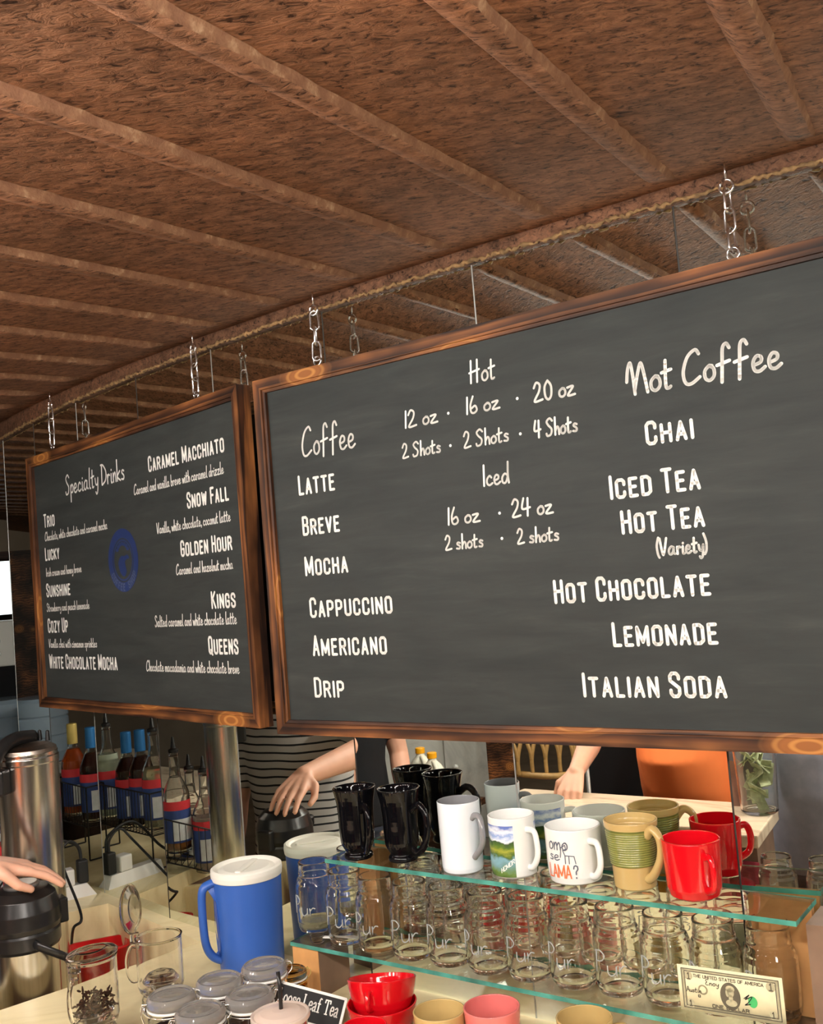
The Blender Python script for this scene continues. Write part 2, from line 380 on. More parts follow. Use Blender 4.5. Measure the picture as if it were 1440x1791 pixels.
# ------------------------------------------------------------------ helpers: meshes and scene graph
def I4(loc=(0, 0, 0), rz=0.0, rot=None, scale=None):
    mx = Matrix.Translation(Vector(loc))
    mx = mx @ (Euler(rot).to_matrix().to_4x4() if rot else Matrix.Rotation(rz, 4, 'Z'))
    if scale: mx = mx @ Matrix.Diagonal((scale[0], scale[1], scale[2], 1))
    return mx
class MB:
    """collects shapes; build() links them as one mesh object"""
    def __init__(s): s.v = []; s.f = []; s.mi = []; s.sm = []
    def add(s, vs, fs, mx=None, mi=0, smooth=True):
        o = len(s.v)
        s.v += [tuple(mx @ Vector(p)) if mx is not None else tuple(p) for p in vs]
        s.f += [tuple(i + o for i in f) for f in fs]
        s.mi += ([mi] * len(fs) if isinstance(mi, int) else list(mi)); s.sm += [smooth] * len(fs)
        return s
    def box(s, lo, hi, mx=None, mi=0, bevel=0.0):
        bm = bmesh.new(); bmesh.ops.create_cube(bm, size=1.0)
        for v in bm.verts:
            v.co = Vector([lo[k] + (v.co[k] + 0.5) * (hi[k] - lo[k]) for k in range(3)])
        if bevel > 0:
            bmesh.ops.bevel(bm, geom=bm.edges[:], offset=bevel, segments=2, affect='EDGES', profile=0.5)
        bm.verts.ensure_lookup_table()
        s.add([v.co[:] for v in bm.verts], [[v.index for v in f.verts] for f in bm.faces], mx, mi, False)
        bm.free(); return s
    def lathe(s, prof, seg=40, mx=None, mi=0, fn=None, closed=False, cap0=False, cap1=False):
        vs, fs, mis = [], [], []
        # support rings close to the ends of long runs keep the shading of thin walls true
        np_, src = [], []
        cnt = len(prof)
        for i in range(cnt if closed else cnt - 1):
            (r0, z0), (r1, z1) = prof[i], prof[(i + 1) % cnt]
            np_.append((r0, z0)); src.append(i)
            L = math.hypot(r1 - r0, z1 - z0)
            if L > 0.004:
                e = min(0.12, 0.0012 / L)
                for f in (e, 1 - e): np_.append((r0 + (r1 - r0) * f, z0 + (z1 - z0) * f)); src.append(i)
        if not closed: np_.append(prof[-1]); src.append(cnt - 2)
        prof = np_
        n = len(prof)
        for (r, z) in prof:
            for k in range(seg):
                a = 2 * PI * k / seg
                vs.append((r * math.cos(a), r * math.sin(a), z))
        last = n if closed else n - 1
        for i in range(last):
            j = (i + 1) % n
            for k in range(seg):
                k2 = (k + 1) % seg
                fs.append((i * seg + k, i * seg + k2, j * seg + k2, j * seg + k))
                mis.append(fn(src[i], 2 * PI * (k + 0.5) / seg) if fn else mi)
        if cap0: fs.append(tuple(range(seg))[::-1]); mis.append(fn(0, 0) if fn else mi)
        if cap1: fs.append(tuple((n - 1) * seg + k for k in range(seg))); mis.append(fn(n - 2, 0) if fn else mi)
        return s.add(vs, fs, mx, mis)
    def tube(s, pts, rad, seg=10, mx=None, mi=0, flat=1.0, closed=False, caps=True):
        pts = [Vector(p) for p in pts]; n = len(pts)
        rads = rad if isinstance(rad, (list, tuple)) else [rad] * n
        vs, fs = [], []; ref = None
        for i, p in enumerate(pts):
            if closed: t = pts[(i + 1) % n] - pts[i - 1]
            else: t = pts[min(i + 1, n - 1)] - pts[max(i - 1, 0)]
            t.normalize()
            if ref is None:
                ref = Vector((0, 0, 1)) if abs(t.z) < 0.9 else Vector((1, 0, 0))
            u = ref - t * ref.dot(t)
            if u.length < 1e-5: u = t.orthogonal()
            u.normalize(); w = t.cross(u); ref = u
            for k in range(seg):
                a = 2 * PI * k / seg
                vs.append(tuple(p + u * (math.cos(a) * rads[i]) + w * (math.sin(a) * rads[i] * flat)))
        for i in range(n if closed else n - 1):
            j = (i + 1) % n
            for k in range(seg):
                k2 = (k + 1) % seg
                fs.append((i * seg + k, i * seg + k2, j * seg + k2, j * seg + k))
        if caps and not closed:
            fs.append(tuple(range(seg))[::-1]); fs.append(tuple((n - 1) * seg + k for k in range(seg)))
        return s.add(vs, fs, mx, mi)
    def prism(s, poly, z0, z1, mx=None, mi=0):
        n = len(poly)
        vs = [(p[0], p[1], z0) for p in poly] + [(p[0], p[1], z1) for p in poly]
        fs = [tuple(range(n))[::-1], tuple(range(n, 2 * n))] + [(i, (i + 1) % n, n + (i + 1) % n, n + i) for i in range(n)]
        return s.add(vs, fs, mx, mi, False)
    def sphere(s, c, r, seg=16, rings=10, mx=None, mi=0, sc=(1, 1, 1)):
        vs, fs = [], []
        for i in range(rings + 1):
            th = PI * i / rings
            for k in range(seg):
                a = 2 * PI * k / seg
                vs.append((c[0] + r * sc[0] * math.sin(th) * math.cos(a), c[1] + r * sc[1] * math.sin(th) * math.sin(a), c[2] + r * sc[2] * math.cos(th)))
        for i in range(rings):
            for k in range(seg):
                k2 = (k + 1) % seg
                fs.append((i * seg + k, (i + 1) * seg + k, (i + 1) * seg + k2, i * seg + k2))
        return s.add(vs, fs, mx, mi)
    def capsule(s, pts, rads, seg=14, mx=None):
        """tapered limb with round ends"""
        pts = [Vector(p) for p in pts]
        s.tube(pts, rads, seg, mx)
        for p, r in ((pts[0], rads[0]), (pts[-1], rads[-1])): s.sphere(p, r, 12, 8, mx)
        for p, r in zip(pts[1:-1], rads[1:-1]): s.sphere(p, r, 12, 8, mx)
        return s
    def build(s, name, mats, parent=None, weld=False):
        me = bpy.data.meshes.new(name)
        me.from_pydata(s.v, [], s.f)
        mats = mats if isinstance(mats, (list, tuple)) else [mats]
        for mm in mats: me.materials.append(M[mm] if isinstance(mm, str) else mm)
        for p, i, sm in zip(me.polygons, s.mi, s.sm):
            p.material_index = i; p.use_smooth = sm
        if weld:
            bm = bmesh.new(); bm.from_mesh(me); bmesh.ops.remove_doubles(bm, verts=bm.verts, dist=1e-5)
            bmesh.ops.recalc_face_normals(bm, faces=bm.faces); bm.to_mesh(me); bm.free()
        o = bpy.data.objects.new(name, me); COL.objects.link(o)
        if parent is not None: o.parent = parent
        return o
def tag(o, label=None, cat=None, group=None, kind=None):
    if label: o['label'] = label
    if cat: o['category'] = cat
    if group: o['group'] = group
    if kind: o['kind'] = kind
    return o
def thing(name, label, cat, loc=(0, 0, 0), rz=0.0, group=None):
    o = bpy.data.objects.new(name, None); COL.objects.link(o)
    o.location = loc; o.rotation_euler = (0, 0, rz); o.empty_display_size = 0.05
    return tag(o, label, cat, group)
def copy_tree(o, parent=None):
    c = o.copy(); COL.objects.link(c)
    if parent is not None: c.parent = parent
    for ch in [x for x in bpy.data.objects if x.parent == o]: copy_tree(ch, c)
    return c
def arc(cx, cy, r, a0, a1, n=8):
    return [(cx + r * math.cos(math.radians(a0 + (a1 - a0) * i / n)), cy + r * math.sin(math.radians(a0 + (a1 - a0) * i / n))) for i in range(n + 1)]
def spline(pts, n=6, closed=False):
    P = [Vector(p) for p in pts]; out = []
    m_ = len(P); rng = range(m_ if closed else m_ - 1)
    for i in rng:
        if closed: a, b_, c, d = P[i - 1], P[i], P[(i + 1) % m_], P[(i + 2) % m_]
        else: a, b_, c, d = P[max(i - 1, 0)], P[i], P[i + 1], P[min(i + 2, m_ - 1)]
        for k in range(n):
            t = k / n
            out.append(0.5 * ((2 * b_) + (c - a) * t + (2 * a - 5 * b_ + 4 * c - d) * t * t + (3 * b_ - a - 3 * c + d) * t ** 3))
    if not closed: out.append(P[-1].copy())
    return out

# ------------------------------------------------------------------ lettering: a condensed capital alphabet and a loose handwritten one
CAPS = {
 'A': [[(0, 0), (.2, 1), (.4, 0)], [(.08, .3), (.32, .3)]],
 'B': [[(0, 0), (0, 1), (.26, 1), (.37, .9), (.37, .63), (.26, .53), (0, .53)], [(.26, .53), (.4, .42), (.4, .11), (.28, 0), (0, 0)]],
 'C': [[(.4, .72), (.4, .88), (.3, 1), (.1, 1), (0, .88), (0, .12), (.1, 0), (.3, 0), (.4, .12), (.4, .28)]],
 'D': [[(0, 0), (0, 1), (.26, 1), (.4, .86), (.4, .14), (.26, 0), (0, 0)]],
 'E': [[(.34, 1), (0, 1), (0, 0), (.34, 0)], [(0, .53), (.28, .53)]],
 'F': [[(.34, 1), (0, 1), (0, 0)], [(0, .52), (.28, .52)]],
 'G': [[(.4, .74), (.4, .88), (.3, 1), (.1, 1), (0, .88), (0, .12), (.1, 0), (.3, 0), (.4, .12), (.4, .46), (.22, .46)]],
 'H': [[(0, 0), (0, 1)], [(.4, 0), (.4, 1)], [(0, .52), (.4, .52)]],
 'I': [[(.0, 0), (.0, 1)]],
 'K': [[(0, 0), (0, 1)], [(.4, 1), (0, .45)], [(.12, .6), (.42, 0)]],
 'L': [[(0, 1), (0, 0), (.32, 0)]],
 'M': [[(0, 0), (0, 1), (.27, .15), (.54, 1), (.54, 0)]],
 'N': [[(0, 0), (0, 1), (.4, 0), (.4, 1)]],
 'O': [[(.1, 0), (0, .12), (0, .88), (.1, 1), (.3, 1), (.4, .88), (.4, .12), (.3, 0), (.1, 0)]],
 'P': [[(0, 0), (0, 1), (.27, 1), (.4, .88), (.4, .57), (.27, .45), (0, .45)]],
 'Q': [[(.1, 0), (0, .12), (0, .88), (.1, 1), (.3, 1), (.4, .88), (.4, .12), (.3, 0), (.1, 0)], [(.22, .2), (.42, -.08)]],
 'R': [[(0, 0), (0, 1), (.27, 1), (.4, .88), (.4, .6), (.27, .5), (0, .5)], [(.24, .5), (.42, 0)]],
 'S': [[(.4, .76), (.4, .88), (.3, 1), (.1, 1), (0, .88), (0, .68), (.4, .36), (.4, .12), (.3, 0), (.1, 0), (0, .12), (0, .26)]],
 'T': [[(.2, 0), (.2, 1)], [(0, 1), (.4, 1)]],
 'U': [[(0, 1), (0, .12), (.1, 0), (.3, 0), (.4, .12), (.4, 1)]],
 'V': [[(0, 1), (.2, 0), (.4, 1)]],
 'W': [[(0, 1), (.13, 0), (.28, .85), (.43, 0), (.56, 1)]],
 'X': [[(0, 0), (.4, 1)], [(0, 1), (.4, 0)]],
 'Y': [[(0, 1), (.2, .48), (.4, 1)], [(.2, .48), (.2, 0)]],
 'Z': [[(0, 1), (.4, 1), (0, 0), (.4, 0)]],
 '?': [[(0, .75), (.05, .95), (.2, 1), (.36, .92), (.38, .7), (.2, .5), (.2, .3)], [(.2, .06), (.2, 0)]],
 '1': [[(.05, .8), (.2, 1), (.2, 0)], [(.05, 0), (.35, 0)]],
}
HAND = {
 'a': [[(.27, .40), (.16, .46), (.03, .30), (.02, .08), (.12, .0), (.24, .16), (.28, .42), (.27, .08), (.36, .02)]],
 'b': [[(.05, 1), (.04, .5), (.03, .03), (.16, .02), (.26, .2), (.2, .42), (.06, .3)]],
 'c': [[(.24, .36), (.16, .45), (.04, .3), (.03, .1), (.13, 0), (.27, .08)]],
 'd': [[(.26, .38), (.15, .45), (.03, .28), (.04, .05), (.16, .02), (.27, .3), (.33, 1.0), (.29, .4), (.31, .0)]],
 'e': [[(.04, .2), (.2, .26), (.22, .40), (.12, .45), (.03, .28), (.05, .05), (.16, 0), (.29, .1)]],
 'f': [[(.34, .86), (.28, 1), (.19, .9), (.15, .5), (.10, -.12)], [(.02, .40), (.32, .48)]],
 'g': [[(.26, .38), (.15, .45), (.03, .28), (.05, .05), (.18, .06), (.27, .40), (.24, -.2), (.12, -.38), (.04, -.28), (.3, .02)]],
 'h': [[(.08, 1), (.04, 0)], [(.05, .2), (.16, .44), (.23, .36), (.24, .0)]],
 'i': [[(.06, .42), (.05, .03), (.12, .0)], [(.08, .60), (.085, .62)]],
 'k': [[(.06, 1), (.04, 0)], [(.26, .45), (.06, .2), (.28, 0)]],
 'l': [[(.10, 1), (.05, .4), (.06, .03), (.13, 0)]],
 'm': [[(.03, .42), (.03, 0)], [(.03, .2), (.13, .44), (.18, .3), (.18, 0)], [(.18, .22), (.29, .44), (.34, .3), (.35, 0)]],
 'n': [[(.03, .42), (.03, 0)], [(.03, .2), (.15, .44), (.21, .32), (.22, 0)]],
 'o': [[(.15, .44), (.04, .3), (.04, .08), (.14, 0), (.25, .12), (.25, .34), (.15, .44), (.22, .42)]],
 'p': [[(.06, .42), (.03, -.42)], [(.05, .24), (.17, .45), (.26, .3), (.2, .06), (.06, .06)]],
 'r': [[(.04, .42), (.04, 0)], [(.04, .24), (.13, .42), (.21, .38)]],
 's': [[(.22, .40), (.12, .45), (.06, .34), (.2, .18), (.17, .02), (.02, .04)]],
 't': [[(.12, .86), (.08, .1), (.14, 0), (.2, .04)], [(.0, .50), (.24, .56)]],
 'u': [[(.03, .42), (.04, .08), (.13, 0), (.23, .15), (.25, .42), (.25, .0)]],
 'v': [[(.02, .42), (.11, 0), (.23, .44)]],
 'w': [[(.02, .42), (.08, 0), (.17, .36), (.25, 0), (.33, .44)]],
 'y': [[(.03, .42), (.07, .12), (.2, .12), (.26, .42), (.2, -.2), (.10, -.36), (.04, -.26)]],
 'z': [[(.03, .42), (.25, .44), (.03, .02), (.30, .02)]],
 'C': [[(.44, .86), (.36, 1), (.16, .82), (.03, .4), (.06, .06), (.2, 0), (.42, .16)]],
 'N': [[(.0, .42), (.05, .80), (.13, 1.0), (.17, .6), (.19, .0)], [(.19, .12), (.30, .62), (.40, .94), (.46, .62), (.52, .0)]],
 'H': [[(.10, 1), (.04, 0)], [(.36, 1), (.30, 0)], [(.0, .46), (.42, .56)]],
 'S': [[(.36, .84), (.24, 1), (.08, .84), (.14, .62), (.30, .36), (.24, .06), (.06, .0), (.02, .14)]],
 'I': [[(.10, 1), (.05, 0)]],
 'D': [[(.08, .96), (.04, .02)], [(.0, .98), (.2, .94), (.40, .6), (.34, .2), (.06, 0)]],
 'V': [[(.0, 1), (.13, 0), (.36, 1)]],
 'P': [[(.10, 1), (.04, 0)], [(.04, .92), (.24, 1), (.36, .8), (.26, .56), (.08, .5)]],
 'A': [[(0, 0), (.18, 1), (.30, 0)], [(.06, .38), (.3, .38)]],
 'E': [[(.3, .92), (.14, .98), (.04, .76), (.16, .55), (.03, .3), (.08, .02), (.3, .08)]],
 '0': [[(.18, 1), (.05, .7), (.05, .2), (.16, 0), (.28, .2), (.30, .7), (.18, 1)]],
 '1': [[(.08, 1), (.03, 0)]],
 '2': [[(.03, .74), (.14, 1), (.27, .86), (.22, .5), (.02, .02), (.34, .06)]],
 '4': [[(.10, 1), (.02, .42), (.34, .46)], [(.27, .98), (.22, 0)]],
 '6': [[(.16, 1), (.04, .5), (.05, .08), (.17, 0), (.28, .16), (.22, .42), (.06, .28)]],
 '(': [[(.14, 1.06), (.03, .6), (.05, .1), (.12, -.14)]],
 ')': [[(.0, 1.06), (.10, .6), (.08, .1), (-.02, -.14)]],
 ',': [[(.06, .04), (.02, -.12)]],
 '.': [[(.03, .02), (.04, .03)]],
}
def layout(text, style, small=0.8, gap=None):
    """strokes of a line in em units, plus its width"""
    out, x = [], 0.0
    font = CAPS if style == 'caps' else HAND
    gap = gap if gap is not None else (0.30 if style == 'caps' else 0.07)
    for i, ch in enumerate(text):
        if ch == ' ':
            x += 0.34 if style == 'caps' else 0.20
            continue
        k = 1.0
        key = ch
        if style == 'caps' and ch.islower(): k, key = small, ch.upper()
        g = font.get(key)
        if not g: continue
        w = max(p[0] for s_ in g for p in s_)
        for s_ in g:
            pts = [(x + p[0] * (0.85 + 0.15 * k), p[1] * k) for p in s_]
            if style == 'hand' and len(pts) > 2: pts = [(v.x, v.y) for v in spline([(a, b_, 0) for a, b_ in pts], 5)]
            out.append(pts)
        x += w * (0.85 + 0.15 * k) + gap
    return out, max(x - gap, 0.05)
def ribbon(mb, pts, hw, fn, mi=0):
    """flat stroke of half width hw along pts; fn maps (x, y) to a point"""
    for (x0, y0), (x1, y1) in zip(pts[:-1], pts[1:]):
        dx, dy = x1 - x0, y1 - y0; L = math.hypot(dx, dy)
        if L < 1e-7: continue
        nx, ny = -dy / L * hw, dx / L * hw
        mb.add([fn(x0 - nx, y0 - ny), fn(x1 - nx, y1 - ny), fn(x1 + nx, y1 + ny), fn(x0 + nx, y0 + ny)], [(0, 1, 2, 3)], None, mi, False)
    for (x, y) in pts:
        mb.add([fn(x + hw * math.cos(a * PI / 4), y + hw * math.sin(a * PI / 4)) for a in range(8)], [tuple(range(8))], None, mi, False)
def write(mb, text, style, x0, y0, x1, y1, cap, hw, off, gap=None, small=0.8):
    """text between two baseline ends on the plane y = off (local x right, z up)"""
    st, w = layout(text, style, small, gap)
    L = math.hypot(x1 - x0, y1 - y0); ang = math.atan2(y1 - y0, x1 - x0); kx = L / w
    ca, sa = math.cos(ang), math.sin(ang)
    for s_ in st:
        q = []
        for (a, b_) in s_:
            X, Y = a * kx, b_ * cap
            q.append((x0 + X * ca - Y * sa * 0.0, y0 + X * sa + Y))
        ribbon(mb, q, hw, lambda x, y: (x, off, y))
# ------------------------------------------------------------------ the setting
COUNTER, TOPZ, LOWZ, MIRROR_TOP, WELL = 1.05, 1.306, 1.145, 2.335, 0.86
mb = MB().box((-9, -8, -0.05), (7, 6, 0.0)); tag(mb.build('floor', 'floor_boards'), kind='structure')
def flat_wall(name, lo, hi, mat):
    return tag(MB().box(lo, hi).build(name, mat), kind='structure')
flat_wall('wall_front', (-9, -8.1, 0), (7, -8.0, 3.0), 'room_wall')
flat_wall('wall_right', (7.0, -8, 0), (7.1, 6, 3.0), 'room_wall')
flat_wall('wall_left', (-9.1, -8, 0), (-9.0, 6, 3.0), 'room_wall')
flat_wall('wall_far', (-9, 6.0, 0), (7, 6.1, 3.0), 'room_wall')
# wall carrying the mirrors (it runs on past the right edge of the photo)
END = CORNER[0] + Vector((normal(29.5).y, -normal(29.5).x, 0)) * 1.5
RUN = [END] + CORNER
mb = MB()
pts = RUN[:]
for a, b in zip(pts[:-1], pts[1:]):
    n = Vector((-(a - b).y, (a - b).x, 0)).normalized()
    if n.y < 0: n = -n
    q = [a + n * 0.008, b + n * 0.008, b + n * 0.09, a + n * 0.09]
    mb.prism([(p.x, p.y) for p in q], 0.0, 2.60)
tag(mb.build('wall_back', 'seam_dark'), kind='structure')
# ceiling of rusted ribbed sheet, sloping up to the mirrors
T36 = Vector((CEIL_N.y, -CEIL_N.x, 0))
mb = MB()
rows = [(-6.5, None), (-1.0, None), (8.0, None)]
vs = []
for d, _ in rows:
    for t in (-10.0, 7.0):
        p = CEIL_N * d + T36 * t; vs.append((p.x, p.y, ceil_z(p)))
for d, _ in rows:
    for t in (-10.0, 7.0):
        p = CEIL_N * d + T36 * t; vs.append((p.x, p.y, ceil_z(p) + 0.05))
fs = [(0, 1, 3, 2), (2, 3, 5, 4), (6, 8, 9, 7), (8, 10, 11, 9)]
ceiling = tag(mb.add(vs, fs, None, 0, False).build('ceiling', 'rusted_ceiling'), kind='structure')
RN = normal(28.6); RT_ = Vector((RN.y, -RN.x, 0))
def front_gap(p):
    return max(PANEL_K[i] - normal(PANEL_AZ[i]).dot(p) for i in range(9))
rnd = random.Random(3)
for k in range(-5, 30):
    perp = -0.135 - 0.1985 * k
    q = -0.5
    while front_gap(RT_ * perp + RN * q) > 0.062 and q < 5: q += 0.01
    qs = []; x = q
    while x > q - 1.75: qs.append(x); x -= 0.022
    while x > q - 6.0: qs.append(x); x -= 0.4
    vs, fs = [], []
    for i, x in enumerate(qs):
        taper = min(1.0, (i + 0.4) / 2.5)
        j = rnd.uniform(-1, 1) * 0.0016
        for (dx, dz) in ((-0.026, 0.003), (-0.014 + j * .6, -0.0095 * taper + rnd.uniform(-1, 1) * 0.0006), (0.0, -0.012 * taper + j * 0.25), (0.014 - j * .6, -0.0105 * taper + rnd.uniform(-1, 1) * 0.0009), (0.0195 + rnd.uniform(-1, 1) * 0.0022, 0.003)):
            p = RT_ * (perp + dx) + RN * x
            vs.append((p.x, p.y, ceil_z(p) + dz))
    m_ = len(qs)
    for i in range(m_ - 1):
        for c in range(4): fs.append((i * 5 + c, i * 5 + c + 1, i * 5 + 6 + c, i * 5 + 5 + c))
    fs.append((0, 1, 2, 3, 4)[::-1])
    MB().add(vs, fs, None, [0, 0, 0, 1] * (m_ - 1) + [0]).build('ceiling_rib', ['rusted_rib', 'tan_edge'], ceiling)
# lip where the ceiling meets the mirrors, with its crusted seam
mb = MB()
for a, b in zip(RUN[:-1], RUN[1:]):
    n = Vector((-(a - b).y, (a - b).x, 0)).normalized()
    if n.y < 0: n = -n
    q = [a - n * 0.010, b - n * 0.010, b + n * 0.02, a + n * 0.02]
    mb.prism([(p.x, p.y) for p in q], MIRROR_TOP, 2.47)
trim = tag(mb.build('trim_1', 'shaded_rust'), kind='structure')
mb = MB(); path = []
for a, b in zip(RUN[:-1], RUN[1:]):
    nseg = 70
    for i in range(nseg):
        p = a.lerp(b, i / nseg)
        n = Vector((-(a - b).y, (a - b).x, 0)).normalized()
        if n.y < 0: n = -n
        path.append(p - n * (0.012 + rnd.uniform(-1, 1) * 0.002) + Vector((0, 0, MIRROR_TOP + 0.003 + rnd.uniform(-1, 1) * 0.0025)))
mb.tube(path, [0.0032 + rnd.uniform(-1, 1) * 0.0018 for _ in path], 7)
mb.build('crusted_seam', 'crust', trim)

# mirror panels
PLACE = ['mirror panel behind the right-hand end of the large board, reflecting the grey shirt', 'mirror panel behind the red, green and white mugs, reflecting the fist on the bar',
         'mirror panel behind the black mugs, reflecting the milk jugs', 'mirror panel behind the gap between the boards, reflecting the striped shirt',
         'mirror panel behind the blue pitcher, reflecting a steel dispenser', 'narrow mirror panel reflecting the row of syrup bottles',
         'mirror panel left of the dark seam, above the white power strip', 'mirror panel left of the specialty board, reflecting blue water bottles',
         'leftmost mirror panel at the edge of the photo, reflecting daylight']
for i in range(9):
    a, b = CORNER[i], CORNER[i + 1]
    t = thing('mirror_panel', PLACE[i], 'mirror', (b.x, b.y, 0), 0, 'mirror panels on the back wall')
    t.rotation_euler = (0, 0, -math.radians(PANEL_AZ[i]))
    L = (a - b).length
    MB().box((0.0015, 0.0, COUNTER), (L - 0.0015, 0.005, MIRROR_TOP)).build('silvered_glass', 'mirror_silver', t)
    MB().box((-0.0008, -0.0006, COUNTER), (0.0014, 0.0058, MIRROR_TOP)).build('edge', 'metal_grey' if i % 2 else 'seam_dark', t)

t = thing('mirror_panel', 'wide mirror panel past the right edge of the photo', 'mirror', (CORNER[0].x, CORNER[0].y, 0), 0, 'mirror panels on the back wall')
t.rotation_euler = (0, 0, -math.radians(29.5))
MB().box((0.0015, 0.0, COUNTER), (1.498, 0.005, MIRROR_TOP)).build('silvered_glass', 'mirror_silver', t)
MB().box((-0.0008, -0.0006, COUNTER), (0.0014, 0.0058, MIRROR_TOP)).build('edge', 'metal_grey', t)

# ------------------------------------------------------------------ counter with its sunken bay
def foot(p, i):
    n = normal(PANEL_AZ[i]); return p + n * (PANEL_K[i] - n.dot(p))
V1, V2 = Vector((-0.528, 2.219, 0)), Vector((-0.835, 2.554, 0))
F1, F2 = foot(V1, 4), foot(V2, 5)
E50 = normal(49.0); E62 = normal(60.0)
G1 = V1 - E50 * 1.05
front = [END - normal(29.5) * 0.66] + [c - normal(PANEL_AZ[i]) * 0.66 for i, c in enumerate(CORNER[:3])]
mb = MB()
back = [END, CORNER[0], CORNER[1], CORNER[2], CORNER[3], CORNER[4], F1]
mb.prism([(p.x, p.y) for p in back + [V1, V1 - E50 * 0.62] + front[::-1]], COUNTER - 0.04, COUNTER)
mb.prism([(p.x, p.y) for p in [F1, CORNER[5], F2, V2, V1]], COUNTER - 0.04, COUNTER)
W1 = V2 - E62 * 0.62
W0 = V2 - E62 * 0.22
L2 = [F2, CORNER[6], CORNER[7], CORNER[8], CORNER[8] - normal(52.5) * 0.42, W1, V2]
mb.prism([(p.x, p.y) for p in L2], COUNTER - 0.04, COUNTER)
service_counter = thing('service_counter', 'cream stone counter in front of the mirrors with a sunken bay on the left', 'counter', (V1.x, V1.y, 0))
INV = Matrix.Translation(-Vector((V1.x, V1.y, 0)))
def counter_part(mb, name, mat, label=None):
    mb.v = [tuple(INV @ Vector(p)) for p in mb.v]
    return tag(mb.build(name, mat, service_counter), label)
counter_part(mb, 'worktop', 'cream_counter')
mb = MB()
def wallq(a, b, z0, z1, th=0.02, out=1):
    n = Vector((-(b - a).y, (b - a).x, 0)).normalized() * th * out
    mb.prism([(p.x, p.y) for p in (a, b, b + n, a + n)], z0, z1)
wallq(V1, V2, WELL, COUNTER - 0.04, 0.02, -1)
wallq(V2, W0, WELL, COUNTER - 0.04, 0.02, -1)
wallq(V1 - E50 * 0.62, V1, WELL, COUNTER - 0.04, 0.02, -1)
p_ = V1 - E50 * 0.62
wallq(W0, p_, WELL, COUNTER - 0.04, 0.02, -1)
mb.prism([(p.x, p.y) for p in (V1, V2, W0, p_)], WELL - 0.04, WELL)
counter_part(mb, 'sunken_bay', 'cream_counter')
mb = MB()
body = [END, CORNER[0], CORNER[1], CORNER[2], CORNER[3], CORNER[4], F1, V1 - E50 * 0.03, V1 - E50 * 0.56] + [p + normal(36) * 0.06 for p in front[::-1]]
mb.prism([(p.x, p.y) for p in body], 0.0, COUNTER - 0.04)
counter_part(mb, 'base_cabinet', 'walnut_board', 'brown cabinet')
mb = MB()
low = [V1, V2, W0, p_]
mb.prism([(p.x, p.y) for p in low], 0.0, WELL - 0.04)
counter_part(mb, 'bay_cabinet', 'walnut_board')
mb = MB(); mb.prism([(p.x, p.y) for p in L2[:-2] + [W1 + E62 * 0.04 + Vector((-.015, .026, 0)), V2 + Vector((-0.03, 0.03, 0))]], 0.0, COUNTER - 0.04)
counter_part(mb, 'side_cabinet', 'walnut_board')

# ------------------------------------------------------------------ glass display shelves
N36 = normal(36.0); KF = 1.3697
def on_front(u, v): return on_plane(u, v, N36, KF)
def s36(p): return T36.dot(Vector((p[0], p[1], 0)))
S_L_TOP, S_R = s36(on_front(568, 1502)), s36(on_front(1393, 1613))
S_L_LOW = s36(on_front(508, 1652))
RZ36 = -math.radians(36.0)
def w36(s, d, z=0.0):
    """point s along the shelf run, d behind its front edge"""
    p = T36 * s + N36 * (KF + d); return Vector((p.x, p.y, z))
def shelf(label, s0, s1, z):
    o = w36(s0, 0, z); L = s1 - s0
    mb = MB()
    vs = [(0, 0, -.007), (L, 0, -.007), (L, .100, -.007), (0, .100, -.007), (0, 0, 0), (L, 0, 0), (L, .100, 0), (0, .100, 0)]
    mb.add(vs, [(3, 2, 1, 0), (4, 5, 6, 7)], None, 0, False)
    mb.add(vs, [(0, 1, 5, 4), (1, 2, 6, 5), (2, 3, 7, 6), (3, 0, 4, 7)], None, 1, False)
    ob = mb.build('glass_shelf', ['shelf_glass', 'shelf_edge'], None, True)
    ob.location = o; ob.rotation_euler = (0, 0, RZ36)
    return tag(ob, label, 'shelf', 'glass display shelves')
shelf('upper glass shelf with teal edge carrying the coffee mugs', S_L_TOP, S_R, TOPZ)
shelf('lower glass shelf with teal edge carrying the row of clear jars', S_L_LOW, S_R, LOWZ)
def block(name, label, cat, s0, s1, d0, d1, z0, z1, mats, group=None):
    o = w36(s0, d0, z0); t = thing(name, label, cat, o, RZ36, group)
    L, D, H = s1 - s0, d1 - d0, z1 - z0
    MB().box((0, 0.001, 0), (L, D, H)).build('board', mats[1], t)
    MB().box((0, 0, 0.0002), (L, 0.001, H - 0.0002)).build('raw_edge', mats[0], t)
    return t
block('shelf_support', 'orange raw-edged wood block under the left end of the lower glass shelf', 'shelf support', S_L_LOW + 0.001, S_L_LOW + 0.064, 0.004, 0.088, COUNTER, LOWZ - 0.0072, ('mdf_edge', 'walnut_board'), 'wood supports of the glass shelves')
block('shelf_support', 'pale wood upright between the two glass shelves behind the left-hand jars', 'shelf support', S_L_TOP + 0.004, S_L_TOP + 0.046, 0.086, 0.099, LOWZ, TOPZ - 0.0072, ('mdf_edge', 'mdf_edge'), 'wood supports of the glass shelves')
block('shelf_support', 'orange wood upright behind the rightmost jar at the right end of the shelves', 'shelf support', S_R - 0.092, S_R - 0.004, 0.086, 0.099, LOWZ, TOPZ - 0.0072, ('mdf_edge', 'mdf_edge'), 'wood supports of the glass shelves')
block('display_cabinet', 'brown wooden cabinet at the right edge beside the glass shelves', 'cabinet', S_R + 0.006, S_R + 0.36, 0.02, 0.098, COUNTER, TOPZ - 0.009, ('walnut_board', 'walnut_board'))
